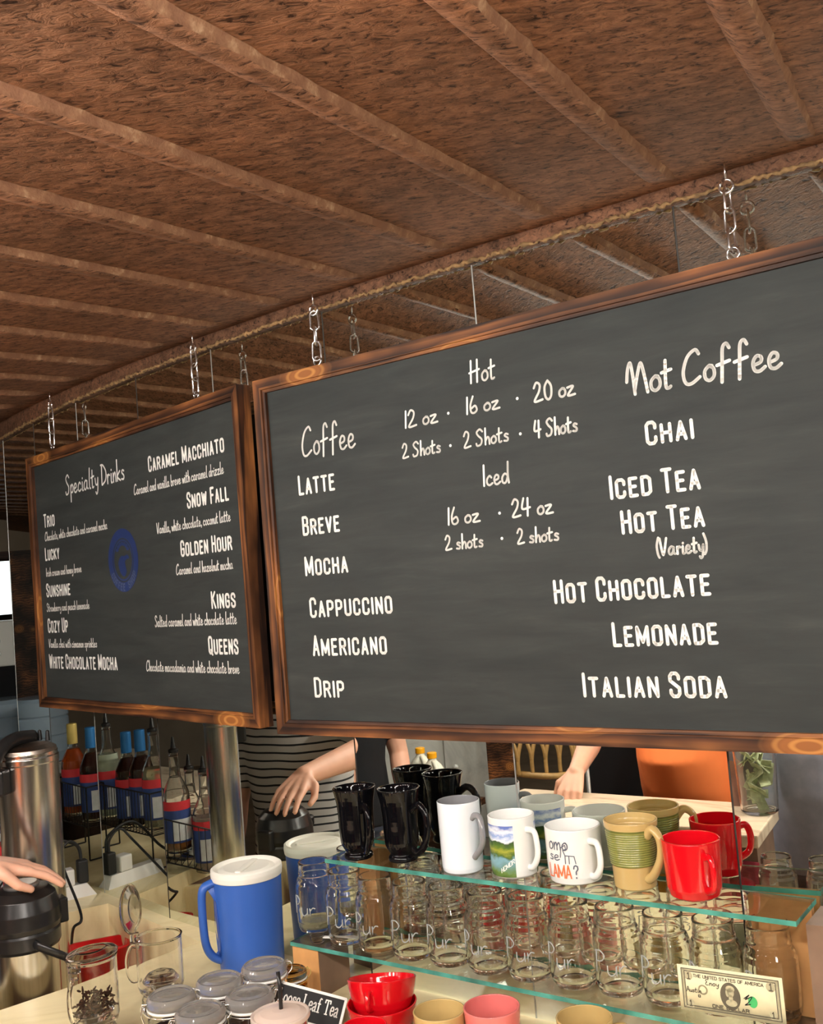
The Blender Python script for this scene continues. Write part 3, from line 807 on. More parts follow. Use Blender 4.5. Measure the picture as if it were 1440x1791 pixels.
block('shelf_support', 'brown wood block under the right end of the lower glass shelf', 'shelf support', S_R - 0.065, S_R - 0.002, 0.004, 0.088, COUNTER, LOWZ - 0.0072, ('mdf_edge', 'walnut_board'), 'wood supports of the glass shelves')

# ------------------------------------------------------------------ menu boards
def menu_board(label, az, k, s0, s1, z0, z1, fw=0.027, th=0.032):
    n = normal(az); tn = Vector((n.y, -n.x, 0))
    W, H = s1 - s0, z1 - z0
    c = tn * ((s0 + s1) / 2) + n * k
    t = thing('menu_board', label, 'menu board', (c.x, c.y, (z0 + z1) / 2), -math.radians(az), 'hanging chalk menu boards')
    for j, (L, off, ang) in enumerate(((W, H / 2, 0), (H, W / 2, 90), (W, H / 2, 180), (H, W / 2, 270))):
        mb = MB(); l = L / 2
        def pr(o0, o1, y0, y1, sh):
            vs = [(-l + o0, y0, -o0), (l - o0, y0, -o0), (l - o1, y0 + sh, -o1), (-l + o1, y0 + sh, -o1), (-l + o0, y1, -o0), (l - o0, y1, -o0), (l - o1, y1, -o1), (-l + o1, y1, -o1)]
            mb.add(vs, [(0, 3, 2, 1), (4, 5, 6, 7), (0, 1, 5, 4), (1, 2, 6, 5), (2, 3, 7, 6), (3, 0, 4, 7)], None, 0, False)
        pr(0, fw * 0.78, 0, th, 0); pr(fw * 0.78, fw * 0.80, 0.0005, th, 0.003); pr(fw * 0.80, fw, 0.004, th, 0.001)
        r = mb.build('frame_rail', 'burnt_pine', t)
        a = math.radians(ang)
        r.rotation_euler = (0, a, 0); r.location = (off * math.sin(a), 0, off * math.cos(a))
    i = fw - 0.002
    MB().box((-W / 2 + i, 0.012, -H / 2 + i), (W / 2 - i, 0.020, H / 2 - i)).build('panel', 'chalkboard_paint', t)
    MB().box((-W / 2 + i, 0.021, -H / 2 + i), (W / 2 - i, 0.024, H / 2 - i)).build('back_panel', 'black_paint', t)
    inv = Matrix.Rotation(math.radians(az), 4, 'Z') @ Matrix.Translation(-Vector((c.x, c.y, (z0 + z1) / 2)))
    face_k = k + 0.012
    def loc(u, v):
        p = inv @ on_plane(u, v, n, face_k); return p.x, p.z
    return t, loc, n, face_k
AZ1, K1 = 36.3, 1.4115
n1 = normal(AZ1); tn1 = Vector((n1.y, -n1.x, 0))
B1, loc1, _, FK1 = menu_board('large black menu board on the right listing coffee, sizes and drinks that are not coffee', AZ1, K1, -1.403, -0.262, 1.517, 2.2125)
AZ2 = 47.0; K2 = 1.1055
n2 = normal(AZ2); tn2 = Vector((n2.y, -n2.x, 0))
def s2(u, v): return tn2.dot(on_plane(u, v, n2, K2))
B2, loc2, _, FK2 = menu_board('smaller black specialty drinks menu board on the left with a blue round emblem', AZ2, K2, (s2(46, 799) + s2(67, 1234)) / 2, (s2(423, 673) + s2(445, 1276)) / 2, 1.5295, 2.211)
def line(board, loc, text, style, a, b, cap_px, hw, name=None, gap=None, small=0.8):
    x0, y0 = loc(*a); x1, y1 = loc(*b)
    _, yc = loc(a[0], a[1] - cap_px)
    cap = (yc - y0)
    ym = (y0 + y1) / 2
    mb = MB(); write(mb, text, style, x0, ym, x1, ym, cap, hw * 1.22, 0.0114, gap, small)
    o = mb.build('lettering', 'lettering_white', board)
    tag(o, 'white lettering reading ' + text)
C_, H_ = 'caps', 'hand'
for (tx, st, a, b, h, hw) in [
    ('Coffee', H_, (529.5, 797), (622, 783), 50, .0017), ('Latte', C_, (525, 864.5), (585, 855.5), 31, .0021), ('Breve', C_, (532, 935), (593.5, 927.8), 30, .0021),
    ('Mocha', C_, (536.5, 1006), (608, 998.8), 30, .0021), ('Cappuccino', C_, (545, 1080), (685.6, 1069), 31, .0021), ('Americano', C_, (550, 1146.8), (676, 1140.6), 32, .0021),
    ('Drip', C_, (553, 1218), (601.7, 1217.6), 31, .0021), ('Hot', H_, (822.7, 669.5), (867, 662.5), 39, .0015), ('12 oz', H_, (709, 748), (766, 738.5), 29, .0015),
    ('16 oz', H_, (816.5, 725.3), (874.4, 712.9), 29, .0015), ('20 oz', H_, (935, 703), (1006.4, 690), 33, .0016), ('2 Shots', H_, (705, 801), (771, 791.4), 25, .0014),
    ('2 Shots', H_, (812.4, 783), (890, 771.6), 28, .0014), ('4 Shots', H_, (936, 764.7), (1010.5, 755.5), 30, .0015), ('Iced', H_, (845.5, 849), (891.7, 845), 36, .0015),
    ('16 oz', H_, (784.3, 918.5), (840, 911), 29, .0015), ('24 oz', H_, (897, 906), (967.8, 895.6), 31, .0015), ('2 shots', H_, (780, 960.7), (845.5, 957.4), 25, .0014),
    ('2 shots', H_, (906, 950.4), (978, 945.4), 26, .0014), ('Not Coffee', H_, (1098.7, 687.6), (1368.4, 646.5), 56, .0021), ('Chai', C_, (1133.7, 776), (1212.3, 765.6), 37, .0022),
    ('Iced Tea', C_, (1071, 872.5), (1223.6, 852), 37.5, .0022), ('Hot Tea', C_, (1091, 932), (1231.3, 918.7), 37, .0022), ('(Variety)', H_, (1150, 971), (1237.5, 965), 29, .0015),
    ('Hot Chocolate', C_, (973, 1052), (1242, 1040.5), 37, .0022), ('Lemonade', C_, (1076, 1129), (1254.5, 1124), 38, .0022), ('Italian Soda', C_, (1024, 1217.6), (1270, 1217.6), 38, .0022)]:
    line(B1, loc1, tx, st, a, b, h, hw)
for (u, v) in [(784.7, 722.8), (905.3, 697), (788.4, 779.4), (910.7, 758.8), (874.4, 897.5), (878.5, 941.7)]:
    x, y = loc1(u, v); mb = MB()
    mb.add([(x + 0.0026 * math.cos(k * PI / 6), 0.0114, y + 0.0026 * math.sin(k * PI / 6)) for k in range(12)], [tuple(range(12))], None, 0, False)
    tag(mb.build('lettering', 'lettering_white', B1), 'white dot between two drink sizes')
for (tx, st, a, b, h, hw) in [
    ('Specialty Drinks', H_, (115.6, 866), (217.8, 837.5), 34, .0019), ('Caramel Macchiato', C_, (261, 822.4), (392, 790.5), 24.5, .0021),
    ('Caramel and vanilla breve with caramel drizzle', H_, (235, 862.6), (392, 830.8), 18, .0012), ('Snow Fall', C_, (329, 887.7), (400, 873.6), 25, .0022),
    ('Vanilla, white chocolate, coconut latte', H_, (275.4, 933), (403.7, 911), 18, .0012), ('Golden Hour', C_, (318, 970.8), (406, 961.4), 25, .0022),
    ('Caramel and hazelnut mocha', H_, (309, 1003), (408, 996.6), 18, .0012), ('Kings', C_, (372, 1063.6), (412, 1060), 27, .0022),
    ('Salted caramel and white chocolate latte', H_, (272, 1095), (414.7, 1092), 19, .0012), ('Queens', C_, (367, 1142), (417, 1143), 28, .0022),
    ('Chocolate macadamia and white chocolate breve', H_, (257, 1173), (419.4, 1178), 18, .0012), ('Trio', C_, (78, 922), (95.5, 918), 21, .0022),
    ('Chocolate, white chocolate and caramel mocha', H_, (79.4, 946.3), (188, 924.6), 15, .0012), ('Lucky', C_, (80.4, 979), (104, 976.5), 20, .0022),
    ('Irish cream and honey breve', H_, (81.4, 1006.6), (143, 1001.6), 14, .0012), ('Sunshine', C_, (82.7, 1043.5), (123, 1039), 21, .0022),
    ('Strawberry and peach lemonade', H_, (82.7, 1070), (156.8, 1063.6), 14, .0012), ('Cozy Up', C_, (85.4, 1104.8), (119, 1104.8), 22, .0022),
    ('Vanilla chai with cinnamon sprinkles', H_, (86.4, 1132), (170, 1132), 14, .0012), ('White Chocolate Mocha', C_, (87.8, 1167.4), (205.4, 1170.8), 22, .0022)]:
    line(B2, loc2, tx, st, a, b, h, hw)
# round blue emblem with a long-beaked bird
ex, ey = loc2(215.4, 979.8); _, et = loc2(215.4, 979.8 - 56); ER = et - ey
def ring(mb, cx, cy, r0, r1, y, n=56, mi=0):
    vs = [(cx + r * math.cos(2 * PI * k / n), y, cy + r * math.sin(2 * PI * k / n)) for r in (r0, r1) for k in range(n)]
    mb.add(vs, [(k, (k + 1) % n, n + (k + 1) % n, n + k) for k in range(n)], None, mi, False)
mb = MB(); ring(mb, ex, ey, ER * 0.70, ER, 0.0116); ring(mb, ex, ey, ER * 0.60, ER * 0.66, 0.0116)
bird = spline([(-.30, -.02, 0), (-.10, .14, 0), (.10, .12, 0), (.30, .16, 0), (.42, .04, 0), (.24, .02, 0), (.12, -.08, 0), (.20, -.36, 0), (.04, -.52, 0), (-.18, -.42, 0), (-.30, -.22, 0)], 5, True)
mb.add([(ex + p.x * ER, 0.0116, ey + p.y * ER) for p in bird], [tuple(range(len(bird)))], None, 0, False)
for k in range(7):
    a = math.radians(30 + k * 20); cx, cy = ex + ER * 0.40 * math.cos(a), ey + ER * (0.16 + 0.36 * math.sin(a))
    mb.add([(cx + ER * 0.10 * math.cos(j), 0.01165, cy + ER * 0.06 * math.sin(j)) for j in [q * PI / 5 for q in range(10)]], [tuple(range(10))], None, 0, False)
emb = tag(mb.build('emblem', 'emblem_blue', B2), 'round dark blue bird emblem')
mb = MB()
for i, ch in enumerate('COFFEE SHOP'):
    if ch == ' ': continue
    a = math.radians(212 + i * 11.6); ux = Vector((-math.sin(a), math.cos(a))); uy = Vector((-math.cos(a), -math.sin(a)))
    base = Vector((ex + ER * 0.95 * math.cos(a), ey + ER * 0.95 * math.sin(a)))
    for s_ in CAPS[ch]:
        pts = [tuple(base + ux * (p[0] - .2) * ER * .24 + uy * p[1] * ER * .20) for p in s_]
        ribbon(mb, pts, ER * 0.016, lambda x, y: (x, 0.0112, y))
mb.build('emblem_lettering', 'emblem_pale', emb)

# ------------------------------------------------------------------ chains
def link_pts(L, w, ang, z):
    pts = [Vector((w * math.cos(a), 0, (L / 2 - w) * (1 if math.sin(a) > 0 else -1) + w * math.sin(a))) for a in [2 * PI * k / 20 for k in range(20)]]
    r = Matrix.Rotation(ang, 3, 'Z'); return [r @ p + Vector((0, 0, z)) for p in pts]
def chain(label, u, v, az, k, board_top, twist):
    n = normal(az); p = on_plane(u, v, n, k + 0.014)
    zt = ceil_z(p) + 0.004
    t = thing('hanging_chain', label, 'chain', (p.x, p.y, board_top), -math.radians(az), 'chains holding the menu boards')
    H = zt - board_top
    mb = MB(); mb.tube([(0, 0, H), (0, 0, H - 0.030)], 0.0016, 8)
    mb.tube([Vector((0.010 * math.sin(a), 0, H - 0.040 + 0.010 * math.cos(a))) for a in [math.radians(-10 + 330 * i / 18) for i in range(19)]], 0.0021, 8)
    mb.build('ceiling_hook', 'chrome', t)
    mb = MB(); mb.tube([Vector((0.009 * math.sin(a), 0, 0.011 + 0.009 * math.cos(a))) for a in [math.radians(185 + 345 * i / 18) for i in range(19)]], 0.0021, 8)
    mb.tube([(0, 0, 0.003), (0, 0, -0.012)], 0.0016, 8)
    mb.build('screw_eye', 'chrome', t)
    top, bot = H - 0.050 + 0.004, 0.020 - 0.004
    nl = 3; pitch = (top - bot) / nl
    for i in range(nl):
        MB().tube(link_pts(pitch + 0.0080, 0.0082, twist + i * PI / 2, top - (i + 0.5) * pitch), 0.0021, 8, closed=True).build('chain_link', 'chrome', t)
chain('short steel chain holding the right end of the large menu board', 1283, 443, AZ1, K1, 2.2125, 1.3)
chain('short steel chain holding the left end of the large menu board', 555, 628, AZ1, K1, 2.2125, 0.5)
chain('short steel chain holding the right end of the specialty drinks board', 343, 688, AZ2, K2, 2.211, 0.2)
chain('short steel chain holding the left end of the specialty drinks board', 92, 780, AZ2, K2, 2.211, 0.3)
# ------------------------------------------------------------------ mugs on the upper shelf
def toward_camera(p, off_deg):
    return math.atan2(EYE.y - p.y, EYE.x - p.x) + math.radians(off_deg)
def mug(name, label, px, H, R, rb, prof, mats, handle, off, z=TOPZ, cat='mug', group=None, fn=None, handle_mat=None, pos=None, seg=48):
    p = pos if pos is not None else at_z(px[0], px[1], z)
    t = thing(name, label, cat, (p.x, p.y, z), toward_camera(p, off), group)
    MB().lathe(prof, seg, fn=fn).build('body', mats, t, True)
    if handle:
        pts, rad, flat = handle
        MB().tube(spline(pts, 7), rad if not isinstance(rad, list) else [rad[0] + (rad[1] - rad[0]) * abs(2 * i / (len(spline(pts, 7)) - 1) - 1) for i in range(len(spline(pts, 7)))], 12, flat=flat).build('handle', handle_mat or mats[0], t)
    return t
def wall(outer, th=0.0035, base=0.005):
    """closed cup profile from an outer profile running from the foot to the rim"""
    r, z = outer[-1]
    inner = [(max(a - th, 0.002), max(b_, base)) for a, b_ in outer[::-1] if b_ > base + 0.001]
    return [(0.0, 0.0015), (outer[0][0] * 0.75, 0.0015), (outer[0][0] * 0.8, 0.0)] + outer + [(r - th * 0.2, z + 0.001), (r - th * 0.7, z + 0.001)] + inner[1:] + [(inner[-1][0] * 0.9, base), (0.0, base)]
DD = lambda R, x, H: [(R - 0.002, 0, H * 0.80), (R + x * 0.75, 0, H * 0.80), (R + x, 0, H * 0.60), (R + x * 0.92, 0, H * 0.38), (R + x * 0.4, 0, H * 0.20), (R - 0.004, 0, H * 0.17)]
# red mug
out = [(0.030, 0.0), (0.036, 0.004), (0.0392, 0.015), (0.0405, 0.040), (0.0425, 0.082)]
mug('coffee_mug', 'glossy red mug at the right end of the upper glass shelf', (1217, 1566), .082, .0425, .038, wall(out), ['red_glaze'], ([(.0385, 0, .064), (.056, 0, .066), (.063, 0, .048), (.058, 0, .026), (.037, 0, .016)], 0.0055, 0.75), 26)
# ribbed olive and tan mug
out = [(0.0300, 0.0), (0.0318, 0.002), (0.0335, 0.034), (0.0350, 0.035)]
z = 0.036
while z < 0.086:
    f = (z - 0.036) / 0.05; r = 0.0350 + 0.0040 * f
    out += [(r, z), (r + 0.0012, z + 0.0008), (r + 0.0012, z + 0.0026)]; z += 0.0034
out += [(0.0392, 0.089), (0.0408, 0.092), (0.0410, 0.099)]
pr = wall(out); lo = 3 + 3; hi = 3 + len(out) - 3
mug('coffee_mug', 'tapered mug with olive green ribs and tan foot beside the red mug', (1113, 1548), .099, .041, .03, pr, ['tan_glaze', 'olive_glaze', 'olive_valley'], ([(.034, 0, .080), (.048, 0, .092), (.062, 0, .080), (.060, 0, .052), (.044, 0, .026), (.031, 0, .016)], [0.0048, 0.0075], 1.2), 40, fn=lambda i, a: ((1, 1, 2)[(i - lo - 1) % 3]) if lo <= i < hi else 0)
# white llama mug
out = [(0.034, 0.0), (0.040, 0.003), (0.0425, 0.012), (0.0435, 0.03), (0.0440, 0.084)]
t = mug('coffee_mug', 'white mug with orange and grey handwritten question printed on it', (1009, 1537), .084, .044, .04, wall(out), ['white_glaze'], (DD(.044, .024, .084), 0.0055, 0.8), 34)
def cyl_text(parent, name, mat, text, style, R, a0, a1, zb, cap, hw, tube=None, gap=None, z1=None, taper=0.0):
    """lettering wrapped on a round wall between angles a0..a1 (degrees)"""
    st, w = layout(text, style, 0.8, gap); mb = MB(); span = math.radians(a1 - a0); lift = (z1 - zb) if z1 is not None else 0.0
    for s_ in st:
        q = [(a / w, b_) for a, b_ in s_]
        def fn(x, y):
            a = math.radians(a0) + span * x; zz = zb + cap * y + lift * x
            rr = R + taper * (zz - zb)
            return (rr * math.cos(a), rr * math.sin(a), zz)
        if tube: mb.tube([fn(x, y) for x, y in q], tube, 6)
        else:
            k = cap
            q2 = []
            for (x0, y0), (x1, y1) in zip(q[:-1], q[1:]):
                for j in range(3): q2.append((x0 + (x1 - x0) * j / 3, y0 + (y1 - y0) * j / 3))
            q2.append(q[-1])
            sc = abs(span) * R / cap
            ribbon(mb, [(x * sc, y) for x, y in q2], hw / cap, lambda x, y: fn(x / sc, y))
    return mb.build(name, mat, parent)
cyl_text(t, 'printed_lettering', 'letter_slate', 'omo', 'hand', .0445, -92, -48, .056, .026, .0009)
cyl_text(t, 'printed_lettering', 'letter_slate', 'se', 'hand', .0444, -92, -66, .040, .018, .0008)
cyl_text(t, 'printed_lettering', 'letter_orange', 'LAMA', 'caps', .0442, -96, -44, .014, .019, .0010, gap=.12)
cyl_text(t, 'printed_lettering', 'letter_slate', '?', 'caps', .0442, -38, -30, .014, .019, .0010)
mb = MB()
for q in ([(-.006, .045), (-.004, .060), (.003, .064), (.004, .058), (-.001, .056), (.002, .048), (.016, .047), (.018, .036)], [(.002, .048), (.002, .036)], [(.008, .047), (.008, .036)]):
    ribbon(mb, [(x, y) for x, y in q], .0007, lambda x, y: (.0446 * math.cos(math.radians(-56) + x / .0446), .0446 * math.sin(math.radians(-56) + x / .0446), y))
mb.build('printed_animal', 'letter_slate', t)
# souvenir landscape mug
out = [(0.034, 0.0), (0.0375, 0.003), (0.0385, 0.012), (0.0385, 0.030), (0.0385, 0.055), (0.0385, 0.080), (0.0385, 0.084), (0.0385, 0.094)]
pr = wall(out)
t = mug('souvenir_mug', 'white souvenir mug printed with a lake, green hills and clouds', (902, 1526), .094, .0385, .035, pr, ['white_glaze', 'landscape_print'], (DD(.0385, .023, .094), 0.0052, 0.8), 38, fn=lambda i, a: 1 if (4 <= i <= 8 and math.radians(32) < a < math.radians(324)) else 0, seg=60)
cyl_text(t, 'printed_lettering', 'lettering_white', 'HCMOR', 'caps', .0388, -72, -38, .010, .007, .0005, z1=.026, gap=.15)
# tall white mug with grey inside
out = [(0.031, 0.0), (0.0335, 0.002), (0.0348, 0.008), (0.0360, 0.114)]
pr = wall(out, 0.003)
half = 3 + len(out)
mug('coffee_mug', 'tall white mug with grey inside and an open grey curled handle', (811, 1520), .114, .036, .035, pr, ['cool_white_glaze', 'grey_glaze'], ([(.033, 0, .088), (.040, .003, .094), (.052, .003, .092), (.060, 0, .076), (.060, 0, .056), (.050, 0, .040), (.040, -.001, .030), (.036, -.001, .026)], 0.0050, 1.0), 36, fn=lambda i, a: 1 if i >= half else 0, handle_mat='grey_glaze')
# pair of black glass-shaped mugs
out = [(0.0245, 0.0), (0.0262, 0.003), (0.0255, 0.008), (0.0225, 0.012), (0.0255, 0.018), (0.0300, 0.028), (0.0315, 0.048), (0.0318, 0.072), (0.0335, 0.098), (0.0375, 0.118), (0.0392, 0.124)]
for lab, px, off in (('tall glossy black footed mug, second from the left end of the upper shelf', (706, 1503), 40), ('tall glossy black footed mug at the left end of the upper shelf', (628, 1499), 18)):
    mug('footed_mug', lab, px, .124, .039, .026, wall([tuple(v[:2]) for v in spline([(r, z_, 0) for r, z_ in out], 3)], 0.004, 0.02), ['black_glaze'], ([(.031, 0, .088), (.050, 0, .100), (.066, 0, .088), (.069, 0, .062), (.060, 0, .034), (.042, 0, .018), (.026, 0, .022)], 0.0066, 0.8), off, group='tall black mugs')

# ------------------------------------------------------------------ clear jars on the lower shelf
JH, JR = 0.128, 0.0375
jo = [(0.0285, 0.0), (0.0325, 0.002), (0.0355, 0.009), (0.0370, 0.020), (JR, 0.035), (JR, 0.078), (0.0368, 0.088), (0.0340, 0.096), (0.0310, 0.101), (0.0302, 0.1035), (0.0312, 0.106), (0.0302, 0.1085), (0.0296, 0.111), (0.0304, 0.1135), (0.0294, 0.116), (0.0302, 0.1185), (0.0292, 0.122), (0.0300, 0.1255), (0.0294, 0.128)]
ji = [(0.0268, 0.128), (0.0262, 0.124), (0.0262, 0.104), (0.0290, 0.099), (0.0325, 0.090), (0.0340, 0.080), (0.0345, 0.040), (0.0335, 0.020), (0.0300, 0.010), (0.0200, 0.0075), (0.0, 0.0070)]
jar_prof = [(0.0, 0.003), (0.020, 0.003), (0.0245, 0.0005)] + jo + ji
JX = [(548, 1505), (601, 1520.5), (654, 1530), (714, 1540), (778.5, 1547.5), (846.5, 1556.5), (918, 1565), (994, 1574), (1074, 1583), (1158, 1594), (1246, 1605), (1342, 1616)]
JL = ['clear canning jar at the left end of the lower shelf with a pale dried residue', 'clear canning jar, second from the left, in front of the pale wood upright', 'clear canning jar, third from the left, below the left black mug',
      'clear canning jar, fourth from the left, below the second black mug', 'clear canning jar, fifth from the left, below the tall white mug', 'clear canning jar, sixth from the left, between white mug and souvenir mug',
      'clear canning jar, sixth from the right, below the souvenir mug', 'clear canning jar, fifth from the right, below the white printed mug', 'clear canning jar, fourth from the right, left of the olive mug foot',
      'clear canning jar, third from the right, between the olive and red mugs', 'clear canning jar, second from the right, half behind the dollar note', 'clear canning jar at the right end of the lower shelf before the orange upright']
proto = None
def emboss(parent):
    cyl_text(parent, 'embossed_lettering', 'embossed_glass', 'Pur', 'hand', JR + 0.0003, -66, 18, 0.036, 0.034, 0, tube=0.0011, gap=0.04)
jar_pos = []
for i, (u, v) in enumerate(JX):
    p = at_z(u, v, LOWZ + JH); jar_pos.append(p)
    if proto is None:
        proto = thing('canning_jar', JL[i], 'jar', (p.x, p.y, LOWZ), 0, 'clear jars on the lower glass shelf')
        MB().lathe(jar_prof, 44).build('body', 'jar_glass', proto, True)
        emboss(proto); t = proto
    else:
        t = copy_tree(proto); t['label'] = JL[i]
    t.location = (p.x, p.y, LOWZ); t.rotation_euler = (0, 0, toward_camera(p, -14 + (i * 37 % 23) - 8))
p = jar_pos[0]
tag(MB().lathe([(0, 0), (.030, .0), (.0325, .004), (.0330, .010), (.028, .012), (.012, .009), (0, .010)], 30).build('residue', 'syrup_pale', proto), 'yellowish residue').location = (0, 0, 0.0085)
# plastic measuring scoop lying on the shelf
p = at_z(556, 1648, LOWZ); q = at_z(622, 1650, LOWZ); a = math.atan2(q.y - p.y, q.x - p.x)
t = thing('measuring_scoop', 'small clear plastic scoop lying in front of the leftmost jar', 'scoop', (p.x, p.y, LOWZ), a)
MB().lathe([(0, 0.001), (.010, 0.0), (.0125, .003), (.0135, .013), (.0125, .013), (.0115, .004), (.009, .002), (0, .002)], 24, I4((0, 0, 0.0005))).build('bowl', 'clear_plastic', t, True)
MB().box((.012, -.0045, .0088), (.080, .0045, .0108), None, 0, 0.0008).build('handle', 'white_plastic', t)
# dollar note propped on the jars
jd = (jar_pos[11] - jar_pos[10]); jd.z = 0; jd.normalize(); jn = Vector((-jd.y, jd.x, 0))
if jn.y < 0: jn = -jn
jk = jn.dot(jar_pos[10]) - JR - 0.0050
bl, br, tl_ = on_plane(1192, 1765, jn, jk), on_plane(1377, 1795, jn, jk), on_plane(1192, 1687, jn, jk)
L, Hn = (br - bl).length, (tl_ - bl).length
nx_ = (br - bl).normalized(); zl = (tl_ - bl); zl = (zl - nx_ * nx_.dot(zl)).normalized(); yb = zl.cross(nx_).normalized()
t = thing('banknote', 'one dollar note with pen writing stuck to the two rightmost jars', 'banknote', bl, 0)
mx = Matrix.Identity(4)
for i in range(3): mx[i][0], mx[i][1], mx[i][2], mx[i][3] = nx_[i], yb[i], zl[i], bl[i]
t.matrix_world = mx
FY = 1 if yb.y < 0 else -1
KX, KZ = L / 0.156, Hn / 0.0663
NY = 0.0004
mb = MB()
N_ = 16
def bend(x): return 0.0
vs = []; fs = []
for i in range(N_ + 1):
    x = L * i / N_
    for (z_, d) in ((0, -NY), (Hn, -NY), (Hn, 0), (0, 0)): vs.append((x, bend(x) - d * 0.3 * FY, z_))
for i in range(N_):
    for c in range(4): fs.append((i * 4 + c, i * 4 + (c + 1) % 4, i * 4 + 4 + (c + 1) % 4, i * 4 + 4 + c))
mb.add(vs, fs, None, 0, True).build('paper', 'note_paper', t)
def note_fn(o): return lambda x, y: (x * KX, bend(x) + o * FY, y * KZ)
def note_strokes(name, mat, strokes, hw, o=0.0005):
    mb = MB()
    for s_ in strokes: ribbon(mb, s_, hw, note_fn(o))
    return mb.build(name, mat, t)
def rect(x0, y0, x1, y1): return [(x0, y0), (x1, y0), (x1, y1), (x0, y1), (x0, y0)]
def subdiv(pts, n=8):
    o = []
    for a_, b__ in zip(pts[:-1], pts[1:]):
        for j in range(n): o.append((a_[0] + (b__[0] - a_[0]) * j / n, a_[1] + (b__[1] - a_[1]) * j / n))
    return o + [pts[-1]]
note_strokes('engraved_border', 'note_ink', [subdiv(rect(.006, .005, .150, .0615)), subdiv(rect(.0105, .0085, .1455, .0580))], .0007)
note_strokes('engraved_border', 'note_mid', [subdiv(rect(.0082, .0066, .1478, .0598)), [(.022 + .112 * j / 16, .0070) for j in range(17)]], .0012, .0004)
def textrow(s_, x0, x1, y, cap):
    st, w = layout(s_, 'caps', 1, .16); k = (x1 - x0) / w
    return [[(x0 + a_ * k, y + b__ * cap) for a_, b__ in q] for q in st]
note_strokes('engraved_lettering', 'note_ink', textrow('THE UNITED STATES OF AMERICA', .024, .128, .0505, .0042), .00048)
note_strokes('engraved_lettering', 'note_ink', textrow('ONE DOLLAR', .050, .104, .0104, .0044), .00060, .0009)
for cx, cy, s_ in ((.0165, .0515, .010), (.1385, .0515, .011), (.0165, .0120, .009), (.1385, .0125, .009)):
    mb = MB(); f_ = note_fn(.0005)
    mb.add([f_(cx + s_ * .62 * math.cos(k * PI / 8), cy + s_ * .66 * math.sin(k * PI / 8)) for k in range(16)], [tuple(range(16))], None, 0, False)
    mb.build('corner_rosette', 'note_mid', t)
    note_strokes('corner_numeral', 'note_ink', [[(cx - s_ * .12, cy + s_ * .25), (cx + .0004, cy + s_ * .45), (cx + .0004, cy - s_ * .45)], [(cx - s_ * .2, cy - s_ * .45), (cx + s_ * .22, cy - s_ * .45)]], .0008, .0007)
mb = MB(); f_ = note_fn(.0005)
mb.add([f_(.078 + .0150 * math.cos(k * PI / 16), .0300 + .0195 * math.sin(k * PI / 16)) for k in range(32)], [tuple(range(32))]); mb.build('portrait_oval', 'note_ink', t)
mb = MB(); f_ = note_fn(.0007)
for cx, cy, rx, ry in ((.0788, .0355, .0050, .0068), (.0785, .0405, .0066, .0048), (.0738, .0345, .0026, .0058), (.0790, .0205, .0085, .0050), (.0785, .0275, .0032, .0050)):
    mb.add([f_(cx + rx * math.cos(k * PI / 10), cy + ry * math.sin(k * PI / 10)) for k in range(20)], [tuple(range(20))], None, 0, False)
mb.build('portrait_bust', 'note_mid', t)
mb = MB(); f_ = note_fn(.0006)
mb.add([f_(.1105 + .0068 * math.cos(k * PI / 12), .0265 + .0082 * math.sin(k * PI / 12)) for k in range(24)], [tuple(range(24))]); mb.build('green_seal', 'note_seal', t)
mb = MB(); f_ = note_fn(.0005)
ringp = [(.0370 + .0062 * math.cos(k * PI / 10), .0335 + .0062 * math.sin(k * PI / 10)) for k in range(21)]
ribbon(mb, ringp, .0012, f_); mb.build('bank_seal', 'note_mid', t)
def handrow(s_, x0, x1, y, cap):
    st, w = layout(s_, 'hand'); k = (x1 - x0) / w
    return [[(x0 + a_ * k, y + b__ * cap) for a_, b__ in q] for q in st]
note_strokes('pen_writing', 'pen_ink', handrow('Austin', .012, .034, .0285, .0075), .00045, .0009)
note_strokes('pen_writing', 'pen_ink', handrow('Enjoy', .042, .062, .0415, .0085), .00045, .0009)
note_strokes('pen_writing', 'pen_ink', [rect(.0295, .0225, .0325, .0255)], .0005, .0009)
note_strokes('pen_writing', 'pen_ink', [[(x[0], x[1]) for x in [(v.x, v.y) for v in spline([(.098, .030, 0), (.106, .036, 0), (.100, .029, 0), (.110, .034, 0), (.104, .025, 0), (.099, .021, 0), (.107, .023, 0)], 5)]]], .0006, .0009)

# ------------------------------------------------------------------ blue pitcher
p = at_z(430, 1508, 1.263); p.z = COUNTER
t = thing('pitcher', 'blue insulated plastic pitcher with white lid on the counter', 'pitcher', p, toward_camera(p, -78))
bo = [(0.056, 0.0), (0.0615, 0.003), (0.0628, 0.02), (0.0655, 0.12), (0.0682, 0.196)]
MB().lathe(wall(bo, .004, .006), 56).build('body', 'blue_jug', t, True)
lp = [(0.0, 0.204), (0.045, 0.206), (0.056, 0.203), (0.060, 0.206), (0.066, 0.2085), (0.0700, 0.206), (0.0708, 0.198), (0.0695, 0.188), (0.0672, 0.188), (0.0672, 0.198), (0.03, 0.200), (0.0, 0.199)]
lid = MB().lathe(lp, 56).build('lid', 'white_lid', t, True)
MB().box((-0.046, -0.007, 0.2035), (0.046, 0.007, 0.2085), I4(rz=math.radians(55)), 0, 0.003).build('grip_bar', 'white_lid', lid)
hp = [(0.060, 0, .186), (0.074, 0, .184), (0.086, 0, .178), (0.091, 0, .160), (0.091, 0, .100), (0.087, 0, .066), (0.076, 0, .046), (0.060, 0, .036)]
MB().tube(spline(hp, 6), 0.0080, 12, flat=1.35).build('handle', 'blue_jug', t)
mb = MB()
